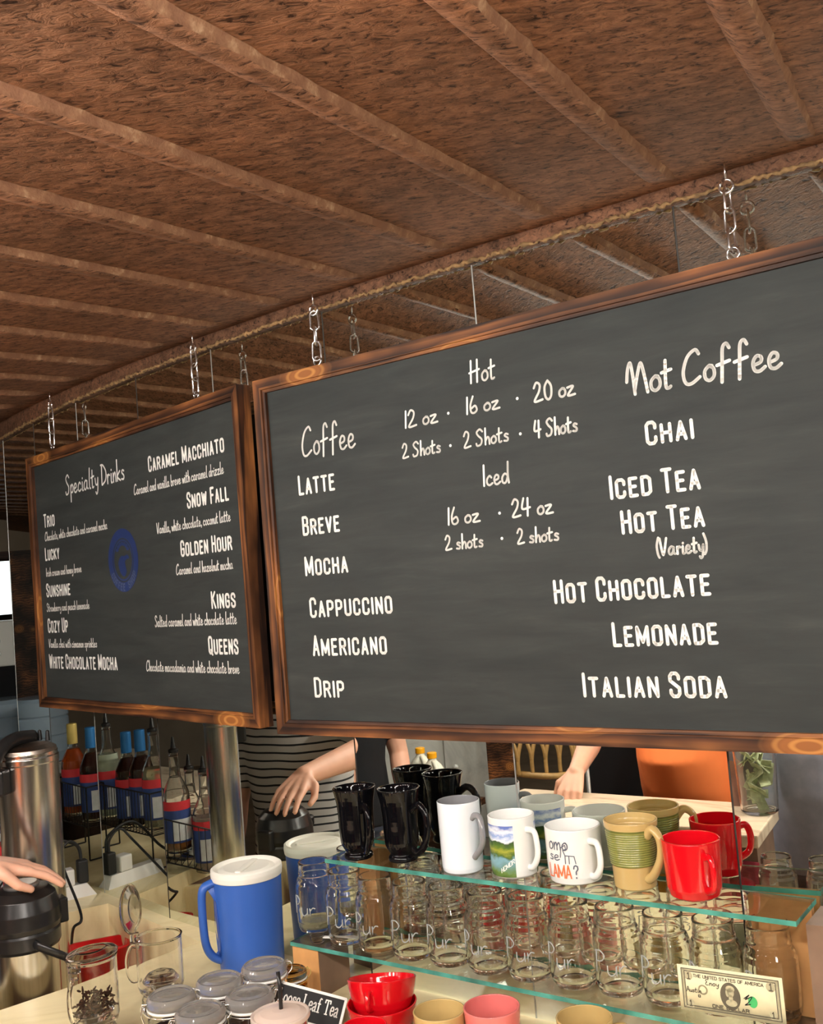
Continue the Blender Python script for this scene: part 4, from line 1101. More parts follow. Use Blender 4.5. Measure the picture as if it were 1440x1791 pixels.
for s_ in (-1, 1):
    mb.add([(0.061, s_ * .006, .182), (0.080, s_ * .002, .176), (0.066, s_ * .014, .150), (0.0645, s_ * .022, .090), (0.064, s_ * .014, .050), (0.074, s_ * .002, .046), (0.060, s_ * .004, .040)], [(0, 1, 2), (2, 3, 0), (3, 4, 6), (4, 5, 6)], None, 0, True)
mb.build('handle_gusset', 'blue_jug', t)

# ------------------------------------------------------------------ clip-top jars, sign, iced drink, cups in front
CJ = [(461, 1680, 1.160, 'clip-top glass jar nearest the blue pitcher'), (383, 1705, 1.160, 'clip-top glass jar in the second row, right of the tea steeper'), (298, 1732, 1.160, 'clip-top glass jar at the far left of the cluster'),
      (436, 1730, 1.160, 'clip-top glass jar with brown contents behind the iced drink'), (349, 1758, 1.160, 'clip-top glass jar nearest the camera, at the bottom edge')]
cproto = None
def clip_jar(u, v, zl_, label, mat='jar_glass', fill='dark_leaf', wire='chrome', grp='clip-top jars on the counter', h=0.110):
    p = at_z(u, v, COUNTER + h)
    t = thing('clip_top_jar', label, 'jar', (p.x, p.y, COUNTER), toward_camera(p, -70), grp)
    R = 0.0385
    o_ = [(0.034, 0.0), (R - .001, 0.003), (R, 0.010), (R, h - .040), (R - .003, h - .033), (R - .004, h - .027)]
    i_ = [(R - .008, h - .027), (R - .0072, h - .034), (R - .0035, h - .041), (R - .0035, .010), (R - .008, .006), (0, .006)]
    MB().lathe([(0, .002), (.03, .002)] + o_ + i_, 40).build('body', mat, t, True)
    MB().lathe([(0, .0065), (R - .009, .0065), (R - .0040, .0105), (R - .0040, h * 0.50), (R * .5, h * 0.53), (0, h * 0.50)], 30).build('contents', fill, t)
    MB().lathe([(R - .003, h - .0265), (R + .0005, h - .0262), (R + .0010, h - .0245), (R + .0005, h - .0225), (R - .003, h - .0222)], 40, closed=True).build('gasket', 'white_plastic', t, True)
    MB().lathe([(0, h - .020), (R - .006, h - .020), (R - .002, h - .0218), (R, h - .0215), (R + .0012, h - .016), (R + .0006, h - .010), (R - .002, h - .006), (R - .005, h - .004), (R - .006, h - .0065), (R - .016, h - .004), (0, h - .003), ], 40).build('lid', 'frosted_lid' if mat == 'jar_glass' else mat, t, True)
    mb = MB()
    mb.tube([Vector(((R + .001) * math.cos(a), (R + .001) * math.sin(a), h - .0295)) for a in [2 * PI * k / 32 for k in range(32)]], .0011, 6, closed=True)
    for s_ in (1, -1):
        mb.tube(spline([(s_ * (R + .001), .010, h - .0295), (s_ * (R + .009), .009, h - .022), (s_ * (R + .008), .006, h - .012), (s_ * (R + .001), 0, h - .012), (s_ * (R + .008), -.006, h - .012), (s_ * (R + .009), -.009, h - .022), (s_ * (R + .001), -.010, h - .0295)], 5), .0011, 6)
    mb.tube(spline([(R + .008, 0, h - .012), (R + .012, 0, h - .026), (R + .007, 0, h - .042)], 5), .0012, 6)
    mb.build('wire_clip', wire, t)
    return t
fills = ['dark_leaf', 'tea_leaf', 'dark_leaf', 'tea_leaf', 'dark_leaf']
for (u, v, zl_, lab), fl in zip(CJ, fills): clip_jar(u, v, zl_, lab, fill=fl)
t = clip_jar(503, 1693, 1.14, 'small amber clip-top jar with brass wire beside the orange wood block', 'amber_glass', 'tea_leaf', 'foil_gold', None, 0.100)
p = at_z(508, 1692, COUNTER + .074); t.location = (p.x, p.y, COUNTER); t.scale = (.74, .74, .74)
# tea sign
tl, tr_ = at_depth(485, 1713, 1.72), at_depth(608.6, 1746, 1.705)
bl_ = at_depth(437, 1840, 1.665)
ex_ = (tr_ - tl); SW = ex_.length; ex_.normalize()
ez_ = (tl - bl_); ez_ = (ez_ - ex_ * ez_.dot(ex_)).normalized()
ey_ = ez_.cross(ex_).normalized()
SH = (tl.z - COUNTER - 0.034) / ez_.z
t = thing('tea_sign', 'small black sign with white border reading Loose Leaf Tea', 'sign', (0, 0, 0))
org = tl - ez_ * SH
mx = Matrix.Identity(4)
for i in range(3): mx[i][0], mx[i][1], mx[i][2], mx[i][3] = ex_[i], ey_[i], ez_[i], org[i]
t.matrix_world = mx
MB().box((0, 0, 0), (SW, .003, SH)).build('card', 'black_paint', t)
mb = MB()
for s_ in (rect(.0022, .0022, SW - .0022, SH - .0022),): ribbon(mb, s_, .0022, lambda x, y: (x, -.0003, y))
mb.build('border', 'lettering_white', t)
SERIF = {'L': [[(0, 0), (.14, 0)], [(.07, 0), (.07, 1)], [(0, 1), (.14, 1)], [(.07, 0), (.5, 0), (.52, .25)]], 'T': [[(.3, 0), (.3, 1)], [(.18, 0), (.42, 0)], [(0, .8), (.02, 1), (.58, 1), (.6, .8)]],
 'o': [[(.22, .62), (.06, .5), (.04, .2), (.18, 0), (.36, .1), (.40, .42), (.22, .62)]], 's': [[(.30, .46), (.28, .6), (.08, .58), (.08, .40), (.30, .24), (.30, .04), (.08, 0), (.04, .16)]],
 'e': [[(.06, .34), (.36, .36), (.32, .58), (.14, .6), (.04, .34), (.12, .04), (.30, .02), (.37, .14)]], 'a': [[(.06, .5), (.20, .62), (.32, .52), (.32, .06), (.40, 0)], [(.32, .34), (.06, .24), (.06, .04), (.18, 0), (.32, .14)]],
 'f': [[(.34, .96), (.22, 1), (.14, .84), (.14, 0)], [(.02, .6), (.28, .6)], [(.04, 0), (.26, 0)]]}
def serif(text, x0, x1, y, cap):
    x = 0; st = []
    for ch in text:
        if ch == ' ': x += .34; continue
        g = SERIF[ch]; w = max(q[0] for s_ in g for q in s_)
        for s_ in g:
            c_ = [(x + a_, b__) for a_, b__ in s_]
            if len(c_) > 4: c_ = [(v.x, v.y) for v in spline([(a_, b__, 0) for a_, b__ in c_], 4)]
            st.append(c_)
        x += w + .13
    k = (x1 - x0) / x
    return [[(x0 + a_ * k, y + b__ * cap) for a_, b__ in s_] for s_ in st]
mb = MB()
for s_ in serif('Loose Leaf Tea', SW * .08, SW * .93, SH - .0325, .0215): ribbon(mb, s_, .00105, lambda x, y: (x, -.0004, y))
mb.build('lettering', 'lettering_white', t)
# iced drink with straw
p = at_z(490, 1769, COUNTER + 0.116)
t = thing('iced_drink', 'clear plastic cup of iced orange drink with a black straw', 'drink', (p.x, p.y, COUNTER), 0)
MB().lathe([(0, .001), (.028, .0), (.030, .002), (.0415, .108), (.0435, .109), (.0435, .111), (.0405, .111), (.0290, .004), (0, .003)], 40).build('cup', 'clear_plastic', t, True)
MB().lathe([(0, .0035), (.0285, .0045), (.0380, .088), (0, .088)], 36).build('drink', 'iced_tea', t, True)
MB().lathe([(.0438, .106), (.0450, .108), (.0448, .113), (.0420, .1145), (.0400, .112), (.030, .1165), (.012, .119), (0, .1192), (0, .1182), (.012, .118), (.030, .1155), (.0396, .1112), (.0430, .110)], 40).build('lid', 'cloudy_lid', t, True)
MB().tube([(.0, .0, .02), (.002, .002, .15), (.0, .006, .172)], .0031, 10).build('straw', 'black_plastic', t)
# red cappuccino cups, one nested in another, and one more
co = [(0.026, 0.0), (0.030, 0.003), (0.034, 0.008), (0.046, 0.026), (0.0535, 0.048), (0.0570, 0.068)]
def red_cup(label, p, off, tilt=0.0, tilt_az=0.0, s_=1.0):
    t = thing('cappuccino_cup', label, 'cup', p, 0, 'wide red cups at the bottom')
    t.rotation_euler = (Matrix.Rotation(tilt, 3, Vector((math.cos(tilt_az), math.sin(tilt_az), 0))) @ Matrix.Rotation(toward_camera(Vector(p), off), 3, 'Z')).to_euler()
    t.scale = (s_, s_, s_)
    MB().lathe(wall([tuple(v[:2]) for v in spline([(a_, b__, 0) for a_, b__ in co], 3)], .0035, .006), 48).build('body', 'red_glaze', t, True)
    MB().tube([Vector((0.045 + .0145 - .0145 * math.cos(a) if False else .049 + .013 * math.cos(a), 0, .042 + .015 * math.sin(a))) for a in [2 * PI * k / 24 for k in range(24)]], .0042, 10, closed=True).build('handle', 'red_glaze', t)
    return t
p = at_z(668, 1752, COUNTER + .068); p.z = COUNTER
red_cup('wide glossy red cup underneath, with another cup nested in it', p, -30)
q = p + Vector((0, 0, .0335))
red_cup('wide glossy red cup tilted on top of another red cup', q, -24, math.radians(14), PI * 0.97)
def plain_mug(label, u, v, h, R, mats, off, handle=True):
    p = at_z(u, v, COUNTER + h); p.z = COUNTER
    o_ = [(R * .72, 0), (R * .80, .003), (R * .86, .012), (R * .93, h * .5), (R, h)]
    return mug('coffee_mug', label, None, h, R, R * .8, wall(o_), mats, (DD(R, .022, h), 0.0058, 0.8), off, COUNTER, pos=p)
plain_mug('small red mug in front of the stacked red cups, at the bottom edge', 637, 1795, .088, .0345, ['red_glaze'], 215)
plain_mug('tan mug with dark body below the lower shelf, left of the pink mug', 768, 1767, .092, .0400, ['tan_glaze'], -68)
plain_mug('pink mug below the lower glass shelf', 860, 1760, .097, .0430, ['pink_glaze'], -52)
plain_mug('tan mug at the bottom edge, right of the pink mug', 1022, 1779, .096, .0410, ['tan_glaze'], 100)

# ------------------------------------------------------------------ tea steepers
def steeper(label, u0, v0, z_top, lid_up, off, leaves):
    p = at_z(u0, v0, COUNTER + z_top); p.z = COUNTER
    t = thing('tea_steeper', label, 'tea steeper', p, toward_camera(p, off))
    R = 0.042; H = z_top
    MB().lathe([(0, .030), (R - .012, .028), (R - .003, .034), (R, .044), (R, H - .004), (R + .0012, H), (R - .0022, H), (R - .0026, .044), (R - .006, .037), (0, .034)], 44).build('tank', 'clear_plastic', t, True)
    MB().lathe([(0, .001), (R - .008, 0), (R - .004, .003), (R - .006, .018), (R - .010, .026), (R - .0125, .026), (R - .009, .018), (R - .008, .006), (0, .004)], 40).build('base_collar', 'clear_plastic', t, True)
    MB().tube(spline([(R - .001, 0, H * .84), (R + .012, 0, H * .85), (R + .021, 0, H * .70), (R + .021, 0, H * .50), (R + .013, 0, H * .37), (R - .001, 0, H * .38)], 6), .0032, 10, flat=1.3).build('handle', 'clear_plastic', t)
    MB().lathe([(0, .035), (R * .55, .036), (R * .8, .050), (R * .6, .060), (R * .25, .066), (0, .067)], 36).build('strainer', 'clear_plastic', t, True)
    if leaves:
        mb = MB(); r_ = random.Random(5)
        for k in range(150):
            a = r_.uniform(0, 2 * PI); rr = R * 0.88 * math.sqrt(r_.random()); z_ = .052 + r_.random() * .026
            d = Vector((r_.uniform(-1, 1), r_.uniform(-1, 1), r_.uniform(-.6, .6))).normalized() * r_.uniform(.003, .007)
            c_ = Vector((rr * math.cos(a), rr * math.sin(a), z_)); mb.tube([c_ - d, c_ + d * .2, c_ + d], [.0012, .0022, .001], 5)
        tag(mb.build('tea_leaves', 'tea_leaf', t), kind='stuff')
    lid = MB()
    prof = [(0, .008), (R * .6, .007), (R - .002, .001), (R + .002, 0), (R + .003, .003), (R, .006), (R * .6, .011), (0, .012)]
    if lid_up:
        lx = Matrix.Translation((R + .006, 0, H + .004)) @ Matrix.Rotation(math.radians(-84), 4, 'Y') @ Matrix.Translation((R * 1.1, 0, 0))
        lid.lathe(prof, 40, lx)
    else:
        lid.lathe(prof, 40, Matrix.Translation((0, 0, H + .002)) @ Matrix.Rotation(math.radians(3), 4, 'X'))
    lo_ = lid.build('lid', 'smoke_plastic', t, True)
    MB().box((R - .002, -.009, H - .012), (R + .010, .009, H + .006), None, 0, .002).build('hinge', 'smoke_plastic', t)
    return t
steeper('clear plastic tea steeper with wet brown leaves and its smoky lid shut', 160, 1672, 0.142, False, -38, True)
steeper('empty clear plastic tea steeper with its smoky lid flipped open', 277, 1636, 0.128, True, -112, False)

# ------------------------------------------------------------------ steel air pot, dispensers, pan, power strip on the left
def air_pot(label, p, rz, R=0.066, H=0.38, group='air pots'):
    t = thing('air_pot', label, 'air pot', p, rz, group)
    MB().lathe([(0, .004), (R * .96, .004), (R * .98, .0), (R, .004), (R, .018), (0, .018)], 40).build('base_ring', 'black_plastic', t, True)
    MB().lathe([(0, .018), (R * .985, .018), (R * .985, H - .115), (0, H - .115)], 56).build('steel_body', 'brushed_steel', t, True)
    MB().lathe([(0, H - .118), (R * 1.02, H - .118), (R * 1.06, H - .112), (R * 1.06, H - .088), (R * 1.02, H - .080), (0, H - .080)], 48).build('collar', 'black_plastic', t, True)
    hd = MB().lathe([(0, H - .082), (R * 1.06, H - .082), (R * 1.10, H - .072), (R * 1.08, H - .045), (R * .96, H - .018), (R * .75, H - .004), (R * .55, H), (0, H)], 48).build('pump_head', 'black_plastic', t, True)
    MB().lathe([(0, H - .002), (R * .50, H - .002), (R * .52, H + .004), (R * .45, H + .008), (0, H + .009)], 36).build('pump_button', 'metal_grey', t, True)
    MB().box((-R * .30, R * .94, H - .090), (R * .30, R * 1.28, H - .040), None, 0, .004).build('hinge_block', 'black_plastic', t)
    MB().box((-R * .34, -R * 1.55, H - .072), (R * .34, -R * .85, H - .040), None, 0, .008).build('spout', 'black_plastic', t)
    MB().tube([(R * 1.06, 0, H - .100), (R * 1.22, .004, H - .104), (R * 1.30, .062, H - .142), (R * 1.26, .074, H - .152)], .009, 10, flat=.55).build('carry_handle', 'black_plastic', t)
    return t
AP = at_depth(38, 1560, 2.055)
ap_h = AP.z + 0.012 - WELL
pot = air_pot('steel air pot with black pump head being pressed by a hand', (AP.x, AP.y, WELL), math.radians(-52), 0.068, ap_h)
UR = at_depth(48, 1310, 2.25); UH = UR.z - WELL
t = thing('coffee_dispenser', 'tall stainless coffee dispenser with brown lid and black lever at the left edge', 'coffee dispenser', (UR.x, UR.y, WELL), toward_camera(UR, -30))
MB().lathe([(0, 0), (.062, 0), (.065, .006), (.065, UH - .030), (.0665, UH - .028), (.0665, UH - .016), (.064, UH - .014), (.064, UH - .006), (0, UH - .006)], 56).build('steel_body', 'brushed_steel', t, True)
MB().lathe([(0, UH - .008), (.063, UH - .008), (.061, UH + .002), (.048, UH + .010), (.020, UH + .014), (0, UH + .014)], 44).build('lid', 'lid_steel', t, True)
MB().tube(spline([(-.030, -.002, UH + .022), (.030, -.014, UH + .026), (.074, -.026, UH + .006), (.092, -.030, UH - .030)], 6), .016, 12, flat=.9).build('lever', 'black_plastic', t)
MB().box((.062, -.048, UH - .085), (.098, -.006, UH - .030), None, 0, .006).build('spout', 'black_plastic', t)
for a in (2.3, 3.0):
    MB().lathe([(0, UH + .012), (.006, UH + .012), (.004, UH + .034), (0, UH + .036)], 14, I4((.045 * math.cos(a), .045 * math.sin(a), 0))).build('vent_knob', 'black_plastic', t)
# red loaf pan in the bay
p = at_z(172, 1654, WELL + .122); p.z = WELL
t = thing('loaf_pan', 'red silicone loaf pan standing in the bay behind the tea steeper', 'pan', p, math.radians(20))
def rrect(hx, hy, r, n=6):
    o_ = []
    for cx, cy, a0 in ((hx - r, hy - r, 0), (-hx + r, hy - r, 90), (-hx + r, -hy + r, 180), (hx - r, -hy + r, 270)):
        o_ += arc(cx, cy, r, a0, a0 + 90, n)
    return o_
mb = MB(); rings = [(rrect(.050, .032, .014), 0.0), (rrect(.066, .044, .022), .120), (rrect(.071, .049, .026), .120), (rrect(.071, .049, .026), .124), (rrect(.063, .041, .019), .124), (rrect(.047, .029, .011), .004)]
n_ = len(rings[0][0]); vs = [(x, y, z_) for r_, z_ in rings for x, y in r_]
fs = [tuple(range(n_))[::-1], tuple(range(5 * n_, 6 * n_))] + [(i * n_ + k, i * n_ + (k + 1) % n_, (i + 1) * n_ + (k + 1) % n_, (i + 1) * n_ + k) for i in range(5) for k in range(n_)]
mb.add(vs, fs).build('pan', 'red_silicone', t, True)
# power strip and cords
a_, b__ = at_z(112, 1577, COUNTER), at_z(180, 1561, COUNTER)
d_ = (b__ - a_).normalized(); rz = math.atan2(d_.y, d_.x)
t = thing('power_strip', 'white power strip with adapter on the counter ledge against the mirror', 'power strip', (a_.x - d_.x * .10, a_.y - d_.y * .10, COUNTER), rz)
Ls = (b__ - a_).length + .085
mb = MB(); mb.add([(0, 0, 0), (Ls, 0, 0), (Ls, .055, 0), (0, .055, 0), (0, .012, .030), (Ls - .020, .012, .030), (Ls - .020, .043, .030), (0, .043, .030)], [(3, 2, 1, 0), (4, 5, 6, 7), (0, 1, 5, 4), (1, 2, 6, 5), (2, 3, 7, 6), (3, 0, 4, 7)], None, 0, False).build('housing', 'white_plastic', t)
MB().box((Ls - .088, .010, .0305), (Ls - .050, .046, .072), None, 0, .004).build('adapter', 'white_plastic', t)
MB().box((Ls - .040, .014, .0305), (Ls - .014, .042, .088), None, 0, .004).build('plug', 'black_rubber', t)
T_ = Matrix.Translation((a_.x - d_.x * .10, a_.y - d_.y * .10, COUNTER)) @ Matrix.Rotation(rz, 4, 'Z')
pts = [T_ @ Vector(q) for q in ((Ls - .028, .028, .084), (Ls - .032, .028, .120), (Ls - .060, .018, .142), (Ls - .085, -.006, .105))]
pw = at_z(120, 1640, WELL + .11)
pts += [at_z(142, 1600, COUNTER + .008), at_z(128, 1625, COUNTER - .02), Vector((pw.x, pw.y, WELL + .06)), Vector((pw.x - .02, pw.y - .03, WELL + .006)), Vector((pw.x - .10, pw.y - .05, WELL + .006))]
_o = MB().tube([T_.inverted() @ Vector(q) for q in spline(pts, 8)], .0034, 8).build('power_cord', 'black_rubber', t)
pts = [T_ @ Vector(q) for q in ((Ls - .026, .038, .086), (Ls - .04, .042, .128), (Ls - .12, .040, .145), (Ls - .20, .030, .060), (Ls - .24, .0, .030), (Ls - .30, -.03, .006))]
_o = MB().tube([T_.inverted() @ Vector(q) for q in spline(pts, 8)], .0040, 8).build('power_cord', 'black_rubber', t)

# ------------------------------------------------------------------ bottles of syrup (they stand left of the frame and show in the mirrors)
def bottle(label, px, depth, panel, liquid, cap, level, group='syrup bottles'):
    p = seen(px[0], px[1], depth, panel)
    H = 0.30; z0 = p.z - H
    t = thing('syrup_bottle', label, 'bottle', (p.x, p.y, z0), math.atan2(CORNER[5].y - p.y, CORNER[5].x - p.x), group)
    o_ = [(.030, 0), (.0355, .003), (.0370, .010), (.0370, .150), (.0350, .165), (.024, .190), (.0165, .205), (.0145, .225), (.0135, .262), (.0150, .266), (.0150, .272), (.0130, .274)]
    MB().lathe([(0, .002), (.02, .002)] + o_ + [(.0105, .274), (.0108, .230), (.0135, .206), (.021, .190), (.0325, .164), (.0345, .150), (.0345, .010), (.028, .006), (0, .006)], 30).build('glass', 'clear_glass', t, True)
    lq = [(0, .0065), (.0275, .0065), (.0340, .0108)] + [(r - .0028, z_) for r, z_ in o_[3:9] if z_ < level]
    rl = .0338 if level <= .15 else lq[-1][0]
    MB().lathe(lq + [(rl if level <= .165 else max(.009, rl * .9), level), (0, level)], 26).build('syrup', liquid, t, True)
    if cap == 'pourer':
        MB().lathe([(0, .272), (.0142, .272), (.0142, .280), (.0075, .284), (.0050, .302), (.0028, .315), (0, .315)], 18).build('pourer', 'black_plastic', t, True)
    else:
        MB().lathe([(.0150, .215), (.0158, .216), (.0155, .275), (.0140, .2765), (0, .2768)], 20).build('foil', cap, t, True)
    mb = MB(); seg = 26
    for i in range(seg):
        a0, a1 = -2.1 + 4.2 * i / seg, -2.1 + 4.2 * (i + 1) / seg
        for (zz0, zz1, mi) in ((.030, .118, 0), (.118, .142, 1)):
            mb.add([(.0374 * math.cos(a0), .0374 * math.sin(a0), zz0), (.0374 * math.cos(a1), .0374 * math.sin(a1), zz0), (.0374 * math.cos(a1), .0374 * math.sin(a1), zz1), (.0374 * math.cos(a0), .0374 * math.sin(a0), zz1)], [(0, 1, 2, 3)], None, mi)
        if 4 <= i < 15:
            mb.add([(.0377 * math.cos(a0), .0377 * math.sin(a0), .036), (.0377 * math.cos(a1), .0377 * math.sin(a1), .036), (.0377 * math.cos(a1), .0377 * math.sin(a1), .094), (.0377 * math.cos(a0), .0377 * math.sin(a0), .094)], [(0, 1, 2, 3)], None, 2)
    mb.build('label', ['label_blue', 'label_red', 'label_white'], t)
    return p
BOT = [('syrup bottle of orange liquid with gold foil neck, leftmost in the mirror', (124, 1252), 3.10, 6, 'syrup_orange', 'foil_gold', .20), ('dark syrup bottle with blue foil neck beside the orange bottle', (156, 1258), 3.02, 6, 'syrup_dark', 'foil_blue', .20),
       ('pale green syrup bottle with black pourer', (184, 1254), 3.05, 5, 'syrup_green', 'pourer', .19), ('dark syrup bottle with blue foil neck and pale cap, left of a similar one', (218, 1266), 2.98, 5, 'syrup_dark', 'foil_blue', .20),
       ('dark syrup bottle with blue foil neck, right of a similar one', (242, 1262), 2.93, 5, 'syrup_dark', 'foil_blue', .20), ('tall clear syrup bottle with pale yellow liquid and black pourer', (265, 1262), 2.86, 5, 'syrup_pale', 'pourer', .17),
       ('clear syrup bottle with amber liquid and black pourer, in the middle', (302, 1298), 2.80, 4, 'syrup_amber', 'pourer', .075), ('clear syrup bottle half hidden behind the amber one', (329, 1328), 2.90, 4, 'syrup_pink', 'pourer', .12),
       ('pale syrup bottle next to the steel dispenser column', (354, 1332), 2.80, 4, 'syrup_pink', 'pourer', .15)]
bpos = [bottle(*b_) for b_ in BOT]
# wire racks holding them
def rack(label, i0, i1, drop):
    A, B = bpos[i0], bpos[i1]
    za, zb = A.z - .30, B.z - .30
    t = thing('wire_rack', label, 'wire rack', (A.x, A.y, 0), 0, 'black wire bottle racks')
    d = (Vector((B.x, B.y, 0)) - Vector((A.x, A.y, 0))); L = d.length; d.normalize(); w = Vector((-d.y, d.x, 0)) * .052
    rail, bars, legs = MB(), MB(), MB()
    O = Vector((A.x, A.y, 0))
    def P(s_, side, z_): return d * s_ + w * side + Vector((0, 0, z_))
    s0, s1 = -.055, L + .055
    za -= .004; zb -= .004
    for side in (-1, 1):
        for h in (0, .115): rail.tube([P(s0, side, za + h), P(s1, side, zb + h)], .0022, 6)
        n = max(6, int((s1 - s0) / .016))
        for k in range(n + 1):
            f = k / n; s_ = s0 + (s1 - s0) * f; z_ = za + (zb - za) * f
            bars.tube([P(s_, side, z_), P(s_, side, z_ + .115)], .0011, 5)
            if side == 1: bars.tube([P(s_, -1, z_), P(s_, 1, z_)], .0011, 5)
    for s_, z_ in ((s0, za), (s1, zb)):
        for h in (0, .115): rail.tube([P(s_, -1, z_ + h), P(s_, 1, z_ + h)], .0022, 6)
        for side in (-1, 1): legs.tube([P(s_, side, z_ + .115), P(s_, side, COUNTER + .003)], .0024, 6)
        legs.tube([P(s_, -1, COUNTER + .003), P(s_, 1, COUNTER + .003)], .0024, 6)
    rail.build('rail', 'black_wire', t); bars.build('wire_grid', 'black_wire', t); legs.build('legs', 'black_wire', t)
rack('black wire rack holding the orange and dark bottles on the left', 0, 1, 0)
rack('black wire rack holding the tall bottles in the middle', 2, 5, 0)
rack('lowest black wire rack holding the amber bottle, next to the steel column', 6, 8, 0)
# ------------------------------------------------------------------ the customers' bar and the room behind (all reflected in the mirrors)
N35 = normal(35.5); T35 = Vector((N35.y, -N35.x, 0))
def w35(t_, d, z=0.0):
    q = T35 * t_ + N35 * d; return Vector((q.x, q.y, z))
t = thing('customer_bar', 'long marble topped bar on the customers side, reflected behind the mugs', 'bar', w35(-1.15, 0.10), -math.radians(35.5))
MB().box((-.62, -.14, COUNTER - .035), (.40, .165, COUNTER), None, 0, .004).build('bar_top', 'marble_bar', t)
MB().box((-.60, -.11, 0), (.385, .12, COUNTER - .035)).build('bar_body', 'walnut_board', t)
for k, (x, mat, w_) in enumerate(((-.42, 'khaki_cloth', .16), (-.22, 'slate_cloth', .15), (-.03, 'mustard_cloth', .07), (.10, 'pink_glaze', .13), (.29, 'maroon_cloth', .20))):
    q = w35(-1.15 + x, 0.10 + .1225)
    lab = ['khaki', 'slate grey', 'mustard', 'pink', 'maroon'][k]
    mb = MB(); n_ = 12; vs, fs = [], []
    for i in range(n_ + 1):
        xx = -w_ / 2 + w_ * i / n_
        for z_ in (.55, .97): vs.append((xx, .006 + .004 * math.sin(i * 1.7), z_))
    for i in range(n_): fs.append((i * 2, i * 2 + 2, i * 2 + 3, i * 2 + 1))
    o = mb.add(vs, fs).build('bar_towel', mat); o.location = q; o.rotation_euler = (0, 0, -math.radians(35.5))
    sm = o.modifiers.new('thickness', 'SOLIDIFY'); sm.thickness = 0.004
    tag(o, lab + ' cloth hanging on the inside of the customer bar', 'cloth', 'cloths on the bar front')
# tip jar with notes
p = seen_z(1330, 1420, COUNTER, 0); 
t = thing('tip_jar', 'clear glass tip jar stuffed with green banknotes on the bar', 'jar', (p.x, p.y, COUNTER))
MB().lathe([(0, .002), (.045, 0), (.052, .006), (.060, .17), (.064, .20), (.060, .20), (.056, .17), (.048, .010), (0, .008)], 36).build('glass', 'clear_glass', t, True)
mb = MB(); r_ = random.Random(9)
for k in range(26):
    c_ = Vector((r_.uniform(-.026, .026), r_.uniform(-.026, .026), .03 + .15 * k / 26))
    mb.box((-.030, -.014, -.001), (.030, .014, .001), Matrix.Translation(c_) @ Euler((r_.uniform(-1, 1), r_.uniform(-1.4, 1.4), r_.uniform(0, 6))).to_matrix().to_4x4())
tag(mb.build('banknotes', 'banknote_green', t), kind='stuff')
# two clear jars on the counter below the frame, seen in the mirror at the right
for (u, v, lab) in ((1357, 1496, 'left of two clear jars reflected at the right edge above the shelf'), (1442, 1502, 'right of two clear jars reflected at the right edge above the shelf')):
    p = seen_z(u, v, COUNTER + JH * 1.0, 0)
    t = copy_tree(proto); t.location = (p.x, p.y, COUNTER); t['label'] = lab; t['group'] = 'clear jars on the counter below the shelves'
# rattan chair
def rattan_chair(label, p, az):
    t = thing('rattan_chair', label, 'chair', (p.x, p.y, 0), -math.radians(az))
    for sx in (-.22, .22):
        MB().tube(spline([(sx, -.22, 0), (sx * 1.02, -.23, .45), (sx * .98, -.28, 1.02)], 6), .017, 10).build('rear_post', 'rattan', t)
        MB().tube([(sx, .22, 0), (sx, .21, .45)], .017, 10).build('leg', 'rattan', t)
    MB().tube(spline([(-.22, -.28, 1.0), (0, -.31, 1.03), (.22, -.28, 1.0)], 8), .018, 10).build('top_rail', 'rattan', t)
    MB().tube(spline([(-.24, -.25, .80), (0, -.34, .78), (.24, -.25, .80)], 8), .016, 10).build('middle_rail', 'rattan', t)
    mb = MB()
    for k in range(6):
        x = -.17 + .068 * k
        mb.tube(spline([(x - .03, -.29, 1.0), (x, -.31, .92), (x + .012, -.31, .86), (x + .012, -.31, .79)], 5), .010, 8)
        mb.tube(spline([(x + .05, -.29, 1.0), (x + .02, -.31, .92), (x + .012, -.31, .86)], 5), .010, 8)
    mb.build('back_lattice', 'rattan', t)
    MB().box((-.22, -.22, .44), (.22, .22, .50), None, 0, .02).build('seat_cushion', 'maroon_cloth', t)
    return t
p = seen(960, 1345, 5.2, 1); rattan_chair('rattan chair with lattice back reflected above the mugs', p, seen_dir(0, 1) + 0)
p = seen(1085, 1345, 4.3, 1)
t = thing('dining_chair', 'dark padded chair reflected between the fist and the orange shirt', 'chair', (p.x, p.y, 0), -math.radians(seen_dir(0, 1)))
MB().box((-.17, -.24, .62), (.17, -.20, 1.16), None, 0, .012).build('backrest', 'black_shirt', t)
MB().box((-.20, -.22, .44), (.20, .20, .49), None, 0, .015).build('seat', 'black_shirt', t)
for sx in (-.17, .17):
    MB().tube([(sx, -.22, 0), (sx, -.22, 1.0)], .013, 8).build('rear_post', 'metal_grey', t); MB().tube([(sx, .18, 0), (sx, .18, .44)], .013, 8).build('leg', 'metal_grey', t)
